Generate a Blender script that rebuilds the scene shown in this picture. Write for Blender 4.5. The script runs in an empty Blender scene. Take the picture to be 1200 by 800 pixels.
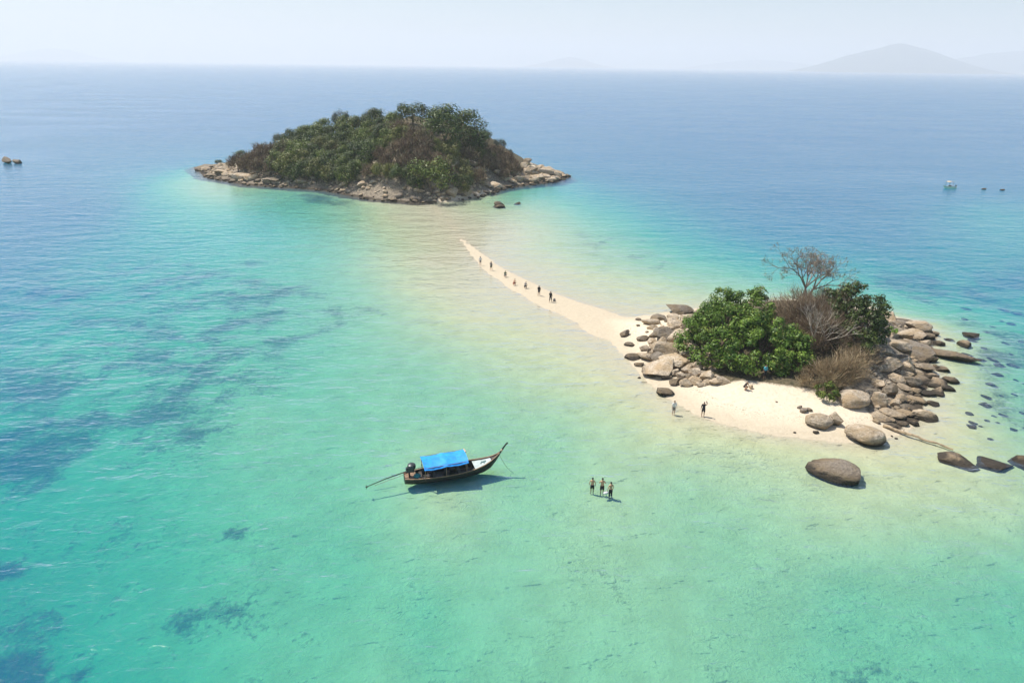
import bpy, bmesh, math, random
import numpy as np
from mathutils import Vector, Matrix, Euler, noise as mnoise

R = math.radians
rng = np.random.default_rng(7)
random.seed(7)
sc = bpy.context.scene
C = sc.collection

# ------------------------------------------------------------------ camera
CAMZ = 34.0
FPX = 800.0                       # focal length in pixels of a 1200 x 800 frame
PITCH = R(22.0)
ROLL = R(0.76)
_f = np.array([0, math.cos(PITCH), -math.sin(PITCH)])
_u0 = np.array([0, math.sin(PITCH), math.cos(PITCH)])
_r0 = np.array([1.0, 0, 0])
_r = math.cos(ROLL) * _r0 + math.sin(ROLL) * _u0
_u = math.cos(ROLL) * _u0 - math.sin(ROLL) * _r0
cam_d = bpy.data.cameras.new('camera')
cam = bpy.data.objects.new('camera', cam_d)
C.objects.link(cam)
cam.matrix_world = Matrix(((_r[0], _u[0], -_f[0], 0), (_r[1], _u[1], -_f[1], 0), (_r[2], _u[2], -_f[2], CAMZ), (0, 0, 0, 1)))
cam_d.sensor_width = 36.0
cam_d.lens = 36.0 * FPX / 1200.0
cam_d.clip_start = 0.5
cam_d.clip_end = 80000
sc.camera = cam

# ------------------------------------------------------------------ light
SUN_EL = R(60)
SUN_DIR = Vector((-0.89, 0.45, 0)).normalized() * math.cos(SUN_EL) + Vector((0, 0, math.sin(SUN_EL)))
world = bpy.data.worlds.new('World')
sc.world = world
world.use_nodes = True
wn = world.node_tree.nodes
wl = world.node_tree.links
wn.clear()
sky = wn.new('ShaderNodeTexSky')
sky.sky_type = 'NISHITA'
sky.sun_disc = False
sky.sun_elevation = SUN_EL
sky.sun_rotation = math.atan2(SUN_DIR.x, SUN_DIR.y)
sky.air_density = 1.0
sky.dust_density = 0.9
sky.ozone_density = 2.0
bg = wn.new('ShaderNodeBackground')
bg.inputs['Strength'].default_value = 0.105
wo = wn.new('ShaderNodeOutputWorld')
wl.new(sky.outputs[0], bg.inputs[0])
wl.new(bg.outputs[0], wo.inputs[0])
sun_d = bpy.data.lights.new('sun', 'SUN')
sun_d.energy = 5.0
sun_d.angle = R(0.55)
sun_d.color = (1.0, 0.95, 0.87)
sun = bpy.data.objects.new('sun', sun_d)
C.objects.link(sun)
sun.rotation_euler = SUN_DIR.to_track_quat('Z', 'Y').to_euler()
sun.location = (0, 0, 200)

sc.view_settings.view_transform = 'Standard'
sc.view_settings.look = 'None'
sc.view_settings.exposure = 0.32
sc.view_settings.gamma = 1.0
sc.view_settings.use_curve_mapping = False
sc.render.engine = 'CYCLES'
cy = sc.cycles
cy.use_denoising = True
cy.max_bounces = 8
cy.diffuse_bounces = 3
cy.glossy_bounces = 2
cy.transparent_max_bounces = 24
cy.volume_bounces = 2
cy.caustics_reflective = False
cy.caustics_refractive = False
cy.sample_clamp_indirect = 6.0
cy.sample_clamp_direct = 3.0

# ------------------------------------------------------------------ geometry helpers
def at(px, py, z=0.0):
    """pixel of the photograph -> point on the level plane z"""
    d = _f + _r * ((px - 600) / FPX) + _u * ((400 - py) / FPX)
    t = (z - CAMZ) / d[2]
    return np.array([d[0] * t, d[1] * t, z])

def at_dist(px, py, dist):
    d = _f + _r * ((px - 600) / FPX) + _u * ((400 - py) / FPX)
    t = dist / d[1]
    return np.array([d[0] * t, d[1] * t, CAMZ + d[2] * t])

def to_px(x, y, z=0.0):
    vx, vy, vz = x, y, z - CAMZ
    dep = np.maximum(vx * _f[0] + vy * _f[1] + vz * _f[2], 1e-3)
    px = 600 + FPX * (vx * _r[0] + vy * _r[1] + vz * _r[2]) / dep
    py = 400 - FPX * (vx * _u[0] + vy * _u[1] + vz * _u[2]) / dep
    return px, py

def smooth(a, b, x):
    t = np.clip((x - a) / (b - a), 0, 1)
    return t * t * (3 - 2 * t)

def poly_sd(P, x, y):
    """signed distance to a polygon, positive inside"""
    P = np.asarray(P, float)
    n = len(P)
    best = np.full(np.shape(x), 1e18)
    ins = np.zeros(np.shape(x), bool)
    for i in range(n):
        a, b = P[i], P[(i + 1) % n]
        ex, ey = b[0] - a[0], b[1] - a[1]
        wx, wy = x - a[0], y - a[1]
        t = np.clip((wx * ex + wy * ey) / (ex * ex + ey * ey + 1e-12), 0, 1)
        best = np.minimum(best, (wx - ex * t) ** 2 + (wy - ey * t) ** 2)
        c = ((a[1] > y) != (b[1] > y))
        xi = a[0] + (y - a[1]) * ex / (ey if abs(ey) > 1e-12 else 1e-12)
        ins ^= c & (x < xi)
    d = np.sqrt(best)
    return np.where(ins, d, -d)

def line_d(P, x, y):
    """distance to an open polyline and arc parameter 0..1"""
    P = np.asarray(P, float)
    best = np.full(np.shape(x), 1e18)
    par = np.zeros(np.shape(x))
    n = len(P) - 1
    for i in range(n):
        a, b = P[i], P[i + 1]
        ex, ey = b[0] - a[0], b[1] - a[1]
        wx, wy = x - a[0], y - a[1]
        t = np.clip((wx * ex + wy * ey) / (ex * ex + ey * ey), 0, 1)
        d = (wx - ex * t) ** 2 + (wy - ey * t) ** 2
        m = d < best
        best = np.where(m, d, best)
        par = np.where(m, (i + t) / n, par)
    return np.sqrt(best), par

# value noise for terrain (vectorised)
_perm = rng.random((256, 256))
def vnoise(x, y):
    xi, yi = np.floor(x).astype(int), np.floor(y).astype(int)
    fx, fy = x - xi, y - yi
    fx, fy = fx * fx * (3 - 2 * fx), fy * fy * (3 - 2 * fy)
    g = lambda i, j: _perm[i & 255, j & 255]
    return (g(xi, yi) * (1 - fx) + g(xi + 1, yi) * fx) * (1 - fy) + (g(xi, yi + 1) * (1 - fx) + g(xi + 1, yi + 1) * fx) * fy
def fbm(x, y, o=4):
    s, a, n = 0, 0.5, 0
    for k in range(o):
        s = s + a * vnoise(x * 2 ** k + 17.3 * k, y * 2 ** k + 9.1 * k)
        n += a
        a *= 0.5
    return s / n - 0.5

# ------------------------------------------------------------------ lie of the land
# water depth where it can be read from the colour of the water: (px, py, metres)
DEPTH = [(600,620,1.7),(450,560,1.6),(520,565,.85),(500,440,1.5),(620,410,.5),(690,440,.4),(650,500,1.3),(800,560,1.15),(900,570,.95),(1000,590,.7),(1100,590,.65),
 (1190,590,.7),(1000,680,2.0),(1190,680,2.0),(1100,640,1.4),(800,700,1.6),(700,760,1.9),(900,790,2.0),(1190,790,2.3),(500,700,2.6),(400,640,2.6),
 (300,560,2.3),(200,650,3.6),(100,720,5.0),(20,770,6.2),(300,760,3.0),(450,790,2.3),(0,600,4.6),(100,500,3.2),(300,480,1.8),(330,430,2.0),(200,400,2.4),
 (50,400,2.8),(0,300,6.5),(100,290,4.2),(200,290,2.8),(300,300,1.8),(350,330,1.6),(400,280,1.0),(420,350,1.2),(450,300,.5),(500,330,.3),(560,370,.3),
 (620,375,.35),(300,260,2.0),(350,245,1.2),(200,215,.9),(255,222,.35),(100,230,8),(0,200,8),(0,120,16),(300,150,16),(600,120,16),(700,180,9),(640,240,.7),(700,250,1.3),
 (580,260,.22),(620,300,.25),(700,310,.5),(760,335,.4),(800,300,1.4),(850,330,.9),(900,260,6),(900,300,2.6),(1000,320,2.1),(1100,330,2.8),(1190,330,4.2),
 (1050,260,7),(1190,270,3.2),(1100,200,10),(1160,238,3.0),(1190,380,1.8),(1130,400,.6),(1190,430,1.4),(1190,480,1.1),(1130,460,.45),(1190,540,.6),
 (1120,490,.3),(705,573,1.05),(789,486,.25),(500,270,.25),(470,245,.2),(1000,150,16),(200,100,18),(900,95,18),(1200,120,18),(560,480,1.5),(740,500,.65),(860,620,1.5),(650,680,1.7)]
_dc = np.array(DEPTH)
_dw = np.array([at(a, b) for a, b, _ in DEPTH])
def warp(x, y):
    d = np.sqrt(x * x + y * y) + 1e-6
    az = np.arctan2(x, np.maximum(y, 5.0))
    return az, 0.42 * np.log(np.maximum(d, 25.0))
_wu, _wv = warp(_dw[:, 0], _dw[:, 1])
_K = np.sqrt((_wu[:, None] - _wu) ** 2 + (_wv[:, None] - _wv) ** 2 + 2e-4)
_A = np.linalg.solve(np.block([[_K + 1e-4 * np.eye(len(_wu)), np.ones((len(_wu), 1))], [np.ones((1, len(_wu))), np.zeros((1, 1))]]),
                     np.append(_dc[:, 2] ** 0.5, 0))
def depth(x, y):
    u, v = warp(x, y)
    s = np.full(np.shape(x), _A[-1])
    for k in range(len(_wu)):
        s = s + _A[k] * np.sqrt((u - _wu[k]) ** 2 + (v - _wv[k]) ** 2 + 2e-4)
    return np.clip(s, 0.25, 4.4) ** 2 / 1.6

def W(lst):
    return [tuple(at(a, b)[:2]) for a, b in lst]
ISLET = W([(700,372),(746,371),(800,363),(860,356),(920,351),(975,350),(1015,356),(1045,370),(1085,378),(1098,396),(1080,415),(1098,438),(1080,462),(1084,486),
           (1062,507),(1012,520),(962,516),(900,509),(850,498),(812,484),(780,464),(757,446),(738,424),(712,396)])
ISLE = W([(226,196),(240,208),(290,217),(340,220),(380,223),(410,229),(440,234),(490,238),(530,236),(560,231),(590,221),(625,216),(652,213),(668,207),
          (655,200),(620,194),(560,190),(480,187),(390,187),(310,189),(260,191)])
BAR = W([(505,240),(528,262),(545,285),(575,313),(606,332),(640,350),(680,366),(725,386)])
_hill = [at(955, 402), at(872, 400), at(1030, 425), at(900, 375), at(985, 440)]
_ax = np.array([W([(p, 212)])[0][0] for p in (226, 280, 330, 400, 480, 540, 585, 615, 668)])
_ah = np.array([1.2, 6, 10, 14, 19, 18, 12, 6.5, 3.2])

def height(x, y):
    x, y = np.asarray(x, float), np.asarray(y, float)
    s1 = poly_sd(ISLET, x, y)
    s2 = poly_sd(ISLE, x, y)
    near = np.minimum(np.maximum(-s1, 0), np.maximum(-s2, 0))
    bd, bp = line_d(BAR, x, y)
    bw = .5 + 2.6 * bp ** 1.5
    nb = np.maximum(bd - bw, 0)
    h = -depth(x, y) * (1 - np.exp(-near / 3.5)) * (1 - np.exp(-nb / (15 + 1 * bp)))
    near = np.minimum(near, nb)
    h = h - 0.04
    h = h + 0.10 * fbm(x / 9, y / 9, 3) * smooth(1, 10, near)
    # sandbar ridge
    bar = -.035 + .10 * smooth(.08, .52, bp) + .07 * fbm(x / 4, y / 4, 3) - 0.012 * np.maximum(bd - bw, 0) - 0.06 * (bd / bw) ** 2 * 0.5
    h = np.where(bar > h, bar, h)
    # near islet
    i1 = np.maximum(s1, 0)
    b = 0.11 * i1 + 0.02 * i1 ** 1.5
    b = 2.0 * (1 - np.exp(-b / 2.0))
    for (c, a, rx, ry) in ((_hill[0], 3.3, 8.5, 9), (_hill[1], 0.7, 7, 6), (_hill[2], 1.2, 8, 9), (_hill[3], .8, 6, 6), (_hill[4], .9, 4, 4)):
        b = b + a * np.exp(-((x - c[0]) / rx) ** 2 - ((y - c[1]) / ry) ** 2) * smooth(0, 9, i1)
    b = b + fbm(x / 3.5, y / 3.5, 3) * 0.7 * smooth(4, 12, i1)
    h = np.where(s1 > 0, np.maximum(h, b + 0.02), h)
    # far island
    i2 = np.maximum(s2, 0)
    amp = np.interp(x, _ax, _ah)
    g = amp * (1 - np.exp(-(i2 / 19) ** 1.25)) + 0.09 * np.minimum(i2, 12)
    g = g + fbm(x / 9, y / 9, 4) * 2.6 * smooth(2, 14, i2)
    h = np.where(s2 > 0, np.maximum(h, g), h)
    return h

def ground(px, py, off=0.0, dmin=30, dmax=330):
    """where the ray through a pixel meets the ground (or the ground raised by off)"""
    d = _f + _r * ((px - 600) / FPX) + _u * ((400 - py) / FPX)
    t = np.linspace(dmin, dmax, 420)
    x, y, z = d[0] * t, d[1] * t, CAMZ + d[2] * t
    e = z - height(x, y) - off
    k = np.where(e < 0)[0]
    if len(k) == 0:
        j = int(np.argmin(e))
        return np.array([x[j], y[j], float(height(x[j:j+1], y[j:j+1])[0])])
    j = k[0]
    if j == 0:
        tt = t[0]
    else:
        tt = t[j - 1] + (t[j] - t[j - 1]) * e[j - 1] / (e[j - 1] - e[j])
    X, Y = d[0] * tt, d[1] * tt
    return np.array([X, Y, float(height(np.array([X]), np.array([Y]))[0])])

def hz(x, y):
    return float(height(np.array([x]), np.array([y]))[0])
def ppm(p):
    """pixels per metre at a point"""
    v = np.array([p[0], p[1], p[2] - CAMZ])
    return FPX / float(v @ _f)

# ------------------------------------------------------------------ materials
def mat(name):
    m = bpy.data.materials.new(name)
    m.use_nodes = True
    m.node_tree.nodes.clear()
    return m
class NT:
    def __init__(s, m):
        s.m = m; s.t = m.node_tree; s.out = s.n('ShaderNodeOutputMaterial')
    def n(s, typ, ins=None, **kw):
        o = s.t.nodes.new(typ)
        for k, v in kw.items(): setattr(o, k, v)
        for k, v in (ins or {}).items():
            if isinstance(v, bpy.types.NodeSocket): s.t.links.new(v, o.inputs[k])
            else:
                o.inputs[k].default_value = v
        return o
    def link(s, a, b): s.t.links.new(a, b)
    def noise(s, vec, scale, detail=4, rough=.55, dist=0.0):
        return s.n('ShaderNodeTexNoise', {'Vector': vec, 'Scale': scale, 'Detail': detail, 'Roughness': rough, 'Distortion': dist}).outputs[0]
    def ramp(s, fac, a, b):
        return s.n('ShaderNodeMapRange', {'Value': fac, 'From Min': a, 'From Max': b}, interpolation_type='SMOOTHSTEP').outputs[0]
    def mix(s, fac, a, b, bt='MIX'):
        o = s.n('ShaderNodeMix', data_type='RGBA', blend_type=bt)
        for i, v in ((0, fac), (6, a), (7, b)):
            if isinstance(v, bpy.types.NodeSocket): s.t.links.new(v, o.inputs[i])
            else: o.inputs[i].default_value = v if i == 0 else (*v, 1)
        return o.outputs[2]
    def math(s, op, a, b=0.0):
        o = s.n('ShaderNodeMath', operation=op)
        for i, v in enumerate((a, b)):
            if isinstance(v, bpy.types.NodeSocket): s.t.links.new(v, o.inputs[i])
            else: o.inputs[i].default_value = v
        return o.outputs[0]
    def pos(s): return s.n('ShaderNodeNewGeometry').outputs['Position']
    def mapping(s, v, scale=(1,1,1), rot=0.0):
        return s.n('ShaderNodeMapping', {'Vector': v, 'Scale': scale, 'Rotation': (0, 0, rot)}).outputs[0]

M = {}
def plain(name, col, rough=.6, var=.25, scale=6.0, metal=0.0, bump=0.0):
    m = mat(name); t = NT(m)
    co = t.n('ShaderNodeTexCoord').outputs['Object']
    nz = t.noise(co, scale, 5, .6)
    lo = tuple(c * (1 - var) for c in col); hi = tuple(min(1, c * (1 + var)) for c in col)
    c = t.mix(t.ramp(nz, .3, .7), lo, hi)
    ins = {'Base Color': c, 'Roughness': rough, 'Metallic': metal}
    p = t.n('ShaderNodeBsdfPrincipled', ins)
    if bump:
        t.link(t.n('ShaderNodeBump', {'Height': nz, 'Strength': bump, 'Distance': .03}).outputs[0], p.inputs['Normal'])
    t.link(p.outputs[0], t.out.inputs[0])
    M[name] = m
    return m

def ground_material():
    m = mat('ground'); t = NT(m)
    P = t.pos()
    z = t.n('ShaderNodeSeparateXYZ', {0: P}).outputs[2]
    reef = t.n('ShaderNodeAttribute', attribute_name='reef').outputs['Fac']
    soil = t.n('ShaderNodeAttribute', attribute_name='soil').outputs['Fac']
    stony = t.n('ShaderNodeAttribute', attribute_name='stony').outputs['Fac']
    n_big = t.noise(P, .06, 4, .55)
    n_mid = t.noise(P, .45, 5, .6)
    n_fine = t.noise(P, 2.6, 5, .65)
    n_grain = t.noise(P, 9.0, 3, .6)
    n_coral = t.noise(P, .14, 5, .62, .6)
    sand = t.mix(t.ramp(n_mid, .3, .7), (.54, .46, .255), (.64, .555, .33))
    sand = t.mix(t.math('MULTIPLY', t.ramp(n_grain, .5, .75), .25), sand, (.52, .43, .31))
    dry = t.mix(t.ramp(n_fine, .3, .75), (.70, .60, .455), (.62, .525, .385))
    wetf = t.ramp(t.math('ADD', z, t.math('MULTIPLY', t.math('SUBTRACT', n_mid, .5), .25)), .10, .55)
    damp = t.mix(t.ramp(n_fine, .3, .7), (.50, .42, .30), (.56, .48, .355))
    sand = t.mix(t.ramp(z, -.22, .0), sand, damp)
    sand = t.mix(wetf, sand, dry)
    # wrack line of weed and leaf scraps at the top of the wash
    zw = t.math('ADD', z, t.math('MULTIPLY', t.math('SUBTRACT', n_mid, .5), .35))
    wrack = t.math('MULTIPLY', t.math('MULTIPLY', t.ramp(zw, .30, .42), t.ramp(zw, .62, .48)), t.ramp(t.noise(P, 5.0, 3, .7), .55, .66))
    sand = t.mix(t.math('MULTIPLY', wrack, .7), sand, (.16, .12, .075))
    foot = t.math('MULTIPLY', t.ramp(t.noise(P, 2.1, 2, .5), .60, .70), t.ramp(z, .25, .6))
    sand = t.mix(t.math('MULTIPLY', foot, .22), sand, (.45, .37, .27))
    # shell and coral debris on the open bed
    deb = t.math('MULTIPLY', t.ramp(t.math('ADD', t.math('MULTIPLY', n_fine, .6), t.math('MULTIPLY', n_big, .5)), .58, .72), t.ramp(z, -.35, -1.2))
    sand = t.mix(t.math('MULTIPLY', deb, .5), sand, (.34, .30, .20))
    # coral and weed beds
    rf = t.math('ADD', t.math('MULTIPLY', reef, .95), t.math('MULTIPLY', t.math('SUBTRACT', n_coral, .5), 1.5))
    rf = t.math('ADD', rf, t.math('MULTIPLY', t.math('SUBTRACT', n_mid, .5), .75))
    rf = t.math('ADD', rf, t.math('MULTIPLY', t.math('SUBTRACT', n_fine, .5), .8))
    rmask = t.math('MULTIPLY', t.math('MULTIPLY', t.ramp(rf, .38, .80), .88), t.ramp(z, -.12, -.5))
    rcol = t.mix(t.ramp(n_fine, .35, .68), (.055, .07, .055), (.24, .205, .13))
    c = t.mix(rmask, sand, rcol)
    # earth and leaf litter under the scrub
    scol = t.mix(t.ramp(n_fine, .3, .7), (.055, .05, .028), (.17, .135, .085))
    c = t.mix(t.ramp(t.math('ADD', soil, t.math('MULTIPLY', t.math('SUBTRACT', n_fine, .5), .5)), .35, .6), c, scol)
    # bedrock along the shore
    kcol = t.mix(t.ramp(n_fine, .3, .7), (.11, .088, .064), (.36, .30, .225))
    kcol = t.mix(t.ramp(t.math('ADD', z, t.math('MULTIPLY', t.math('SUBTRACT', n_mid, .5), .6)), .5, .12), kcol, (.07, .055, .04))
    c = t.mix(t.ramp(t.math('ADD', stony, t.math('MULTIPLY', t.math('SUBTRACT', n_mid, .5), 1.3)), .4, .6), c, kcol)
    hgt = t.math('ADD', t.math('MULTIPLY', n_fine, .6), t.math('ADD', n_mid, t.math('MULTIPLY', rmask, t.math('MULTIPLY', n_fine, 3.0))))
    # net of caustic light lines put into sand colour and low relief under water
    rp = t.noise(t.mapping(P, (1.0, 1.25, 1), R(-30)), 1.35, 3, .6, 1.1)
    caustic_net = t.math('SUBTRACT', 1.0, t.math('MULTIPLY', t.math('ABSOLUTE', t.math('SUBTRACT', rp, .5)), 7.0))
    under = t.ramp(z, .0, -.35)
    caustic_net = t.math('MULTIPLY', t.math('MAXIMUM', caustic_net, 0.0), t.math('MULTIPLY', under, t.ramp(t.math('ADD', t.math('MULTIPLY', n_coral, .6), t.math('MULTIPLY', n_big, .4)), .35, .65)))
    hgt = t.math('ADD', hgt, t.math('MULTIPLY', caustic_net, .30))
    c = t.mix(t.math('MULTIPLY', t.math('SUBTRACT', 1.0, caustic_net), t.math('MULTIPLY', under, .24)), c, (.33, .32, .22))  # bed darkened between the net lines, imitating caustic light
    bmp = t.n('ShaderNodeBump', {'Height': hgt, 'Strength': .62, 'Distance': .28})
    p = t.n('ShaderNodeBsdfPrincipled', {'Base Color': c, 'Roughness': .9, 'Normal': bmp.outputs[0]})
    p.inputs['Specular IOR Level'].default_value = .15
    t.link(p.outputs[0], t.out.inputs[0])
    return m

def water_material():
    m = mat('sea_water'); t = NT(m)
    P = t.pos()
    gust = t.ramp(t.noise(t.mapping(P, (.012, .035, 1), R(12)), 1.0, 4, .55), .25, .75)
    swell = t.noise(t.mapping(P, (.12, .30, .2), R(-14)), 1.0, 4, .55, .3)
    chop = t.noise(t.mapping(P, (.60, 1.15, .8), R(-24)), 1.0, 2, .5, .4)
    rip = t.noise(t.mapping(P, (1.9, 3.2, 2), R(18)), 1.0, 1, .5, .3)
    h = t.math('ADD', t.math('MULTIPLY', swell, .60), t.math('ADD', t.math('MULTIPLY', chop, .22), t.math('MULTIPLY', rip, .05)))
    st = t.math('ADD', t.math('MULTIPLY', gust, .5), .5)
    b = t.n('ShaderNodeBump', {'Height': h, 'Strength': st, 'Distance': .42})
    b2 = t.n('ShaderNodeBump', {'Height': h, 'Strength': 1.0, 'Distance': 1.25})
    fr = t.n('ShaderNodeFresnel', {'IOR': 1.33, 'Normal': b2.outputs[0]})
    gl = t.n('ShaderNodeBsdfGlossy', {'Color': (1, 1, 1, 1), 'Roughness': t.math('ADD', .10, t.math('MULTIPLY', gust, .16)), 'Normal': b.outputs[0]})
    tr = t.n('ShaderNodeBsdfTransparent', {'Color': (.98, .99, .99, 1)})
    # a ruffled sea never reaches mirror strength at the horizon
    ff = t.n('ShaderNodeMapRange', {'Value': fr.outputs[0], 'From Min': .02, 'From Max': 1.0, 'To Min': .02, 'To Max': 1.0}).outputs[0]
    ff = t.math('MINIMUM', ff, .60)
    mx = t.n('ShaderNodeMixShader', {0: ff, 1: tr.outputs[0], 2: gl.outputs[0]})
    t.link(mx.outputs[0], t.out.inputs['Surface'])
    ab = t.n('ShaderNodeVolumeAbsorption', {'Color': (0.0, .825, .825, 1), 'Density': .41})
    vs = t.n('ShaderNodeVolumeScatter', {'Color': (.05, .28, 1.0, 1), 'Density': .135})
    av = t.n('ShaderNodeAddShader', {0: ab.outputs[0], 1: vs.outputs[0]})
    t.link(av.outputs[0], t.out.inputs['Volume'])
    return m

def rock_material(name, lo, hi, tan):
    m = mat(name); t = NT(m)
    P = t.pos()
    co = t.n('ShaderNodeTexCoord').outputs['Object']
    z = t.n('ShaderNodeSeparateXYZ', {0: P}).outputs[2]
    rnd = t.n('ShaderNodeObjectInfo').outputs['Random']
    n1 = t.noise(P, .7, 5, .6, .3)
    n2 = t.noise(P, 4.0, 6, .7)
    n3 = t.noise(t.mapping(P, (1, 1, 3.5)), 1.6, 5, .65)
    c = t.mix(t.ramp(n2, .3, .7), lo, hi)
    c = t.mix(t.math('MULTIPLY', t.ramp(n1, .40, .64), .85), c, tan)
    c = t.mix(t.math('MULTIPLY', t.ramp(n3, .56, .70), .75), c, (.055, .045, .038))
    c = t.mix(t.math('MULTIPLY', rnd, .32), c, (.20, .165, .125))
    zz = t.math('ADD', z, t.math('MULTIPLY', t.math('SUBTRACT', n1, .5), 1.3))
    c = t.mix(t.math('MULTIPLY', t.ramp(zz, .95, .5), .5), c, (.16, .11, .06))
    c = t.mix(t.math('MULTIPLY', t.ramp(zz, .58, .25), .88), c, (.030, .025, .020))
    hg = t.math('ADD', n2, t.math('MULTIPLY', n3, 1.2))
    b = t.n('ShaderNodeBump', {'Height': hg, 'Strength': .9, 'Distance': .2})
    p = t.n('ShaderNodeBsdfPrincipled', {'Base Color': c, 'Roughness': .85, 'Normal': b.outputs[0]})
    p.inputs['Specular IOR Level'].default_value = .25
    t.link(p.outputs[0], t.out.inputs[0])
    M[name] = m

def leaf_material(name, lo, hi, odd, transl=.08, rough=.5):
    m = mat(name); t = NT(m)
    g = t.n('ShaderNodeNewGeometry')
    rnd = g.outputs['Random Per Island']
    obr = t.n('ShaderNodeObjectInfo').outputs['Random']
    n = t.noise(g.outputs['Position'], .55, 3, .6)
    c = t.mix(t.ramp(n, .32, .68), lo, hi)
    c = t.mix(t.ramp(rnd, .90, .96), c, odd)
    k = t.math('ADD', t.math('MULTIPLY', rnd, .7), t.math('ADD', t.math('MULTIPLY', obr, .35), .45))
    hsv = t.n('ShaderNodeHueSaturation', {'Color': c, 'Value': k})
    p = t.n('ShaderNodeBsdfPrincipled', {'Base Color': hsv.outputs[0], 'Roughness': rough})
    p.inputs['Specular IOR Level'].default_value = .3
    tl = t.n('ShaderNodeBsdfTranslucent', {'Color': hsv.outputs[0]})
    mx = t.n('ShaderNodeMixShader', {0: transl, 1: p.outputs[0], 2: tl.outputs[0]})
    t.link(mx.outputs[0], t.out.inputs[0])
    M[name] = m

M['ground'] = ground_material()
M['water'] = water_material()
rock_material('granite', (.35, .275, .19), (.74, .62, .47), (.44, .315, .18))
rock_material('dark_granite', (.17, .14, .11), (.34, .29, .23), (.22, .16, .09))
leaf_material('leaf_bright', (.050, .115, .012), (.175, .280, .034), (.22, .25, .05))
leaf_material('leaf_dark', (.028, .052, .009), (.085, .120, .018), (.09, .11, .04))
leaf_material('leaf_mid', (.060, .098, .013), (.155, .200, .030), (.20, .19, .04))
leaf_material('leaf_olive', (.08, .10, .018), (.19, .19, .035), (.17, .14, .06))
leaf_material('leaf_dry', (.14, .095, .058), (.29, .215, .14), (.34, .29, .21), .15, .8)
leaf_material('leaf_straw', (.26, .18, .095), (.44, .33, .19), (.55, .45, .30), .15, .8)
leaf_material('leaf_hazy', (.06, .085, .06), (.10, .13, .09), (.14, .15, .10))
plain('bark', (.15, .11, .075), .9, .35, 5)
plain('bare_wood', (.46, .39, .31), .85, .25, 5)
plain('grey_wood', (.27, .22, .18), .85, .25, 5)
plain('driftwood', (.36, .27, .17), .85, .4, 3)

# ------------------------------------------------------------------ object helpers
def mesh_np(name, verts, faces, material=None, smooth_=False):
    me = bpy.data.meshes.new(name)
    verts = np.asarray(verts, np.float32).reshape(-1, 3)
    if isinstance(faces, np.ndarray):
        n, k = faces.shape
        me.vertices.add(len(verts)); me.vertices.foreach_set('co', verts.ravel())
        me.loops.add(n * k); me.loops.foreach_set('vertex_index', faces.astype(np.int32).ravel())
        me.polygons.add(n)
        me.polygons.foreach_set('loop_start', np.arange(0, n * k, k, dtype=np.int32))
        me.polygons.foreach_set('loop_total', np.full(n, k, dtype=np.int32))
        me.update(calc_edges=True); me.validate()
    else:
        me.from_pydata([tuple(v) for v in verts], [], faces); me.update()
    if smooth_:
        me.polygons.foreach_set('use_smooth', np.ones(len(me.polygons), bool))
    if material: me.materials.append(M[material] if isinstance(material, str) else material)
    return me
def obj(name, me, parent=None, loc=None, rot=None, scale=None):
    o = bpy.data.objects.new(name, me)
    C.objects.link(o)
    if parent is not None: o.parent = parent
    if loc is not None: o.location = tuple(float(v) for v in loc)
    if rot is not None: o.rotation_euler = rot
    if scale is not None: o.scale = scale
    return o
def tag(o, label, cat, group=None):
    o['label'] = label; o['category'] = cat
    if group: o['group'] = group
    return o
def thing(name, label, cat, loc, rz=0.0, group=None, scale=None):
    o = obj(name, None, None, loc, (0, 0, rz), scale)
    o.empty_display_size = .3
    return tag(o, label, cat, group)

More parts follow.
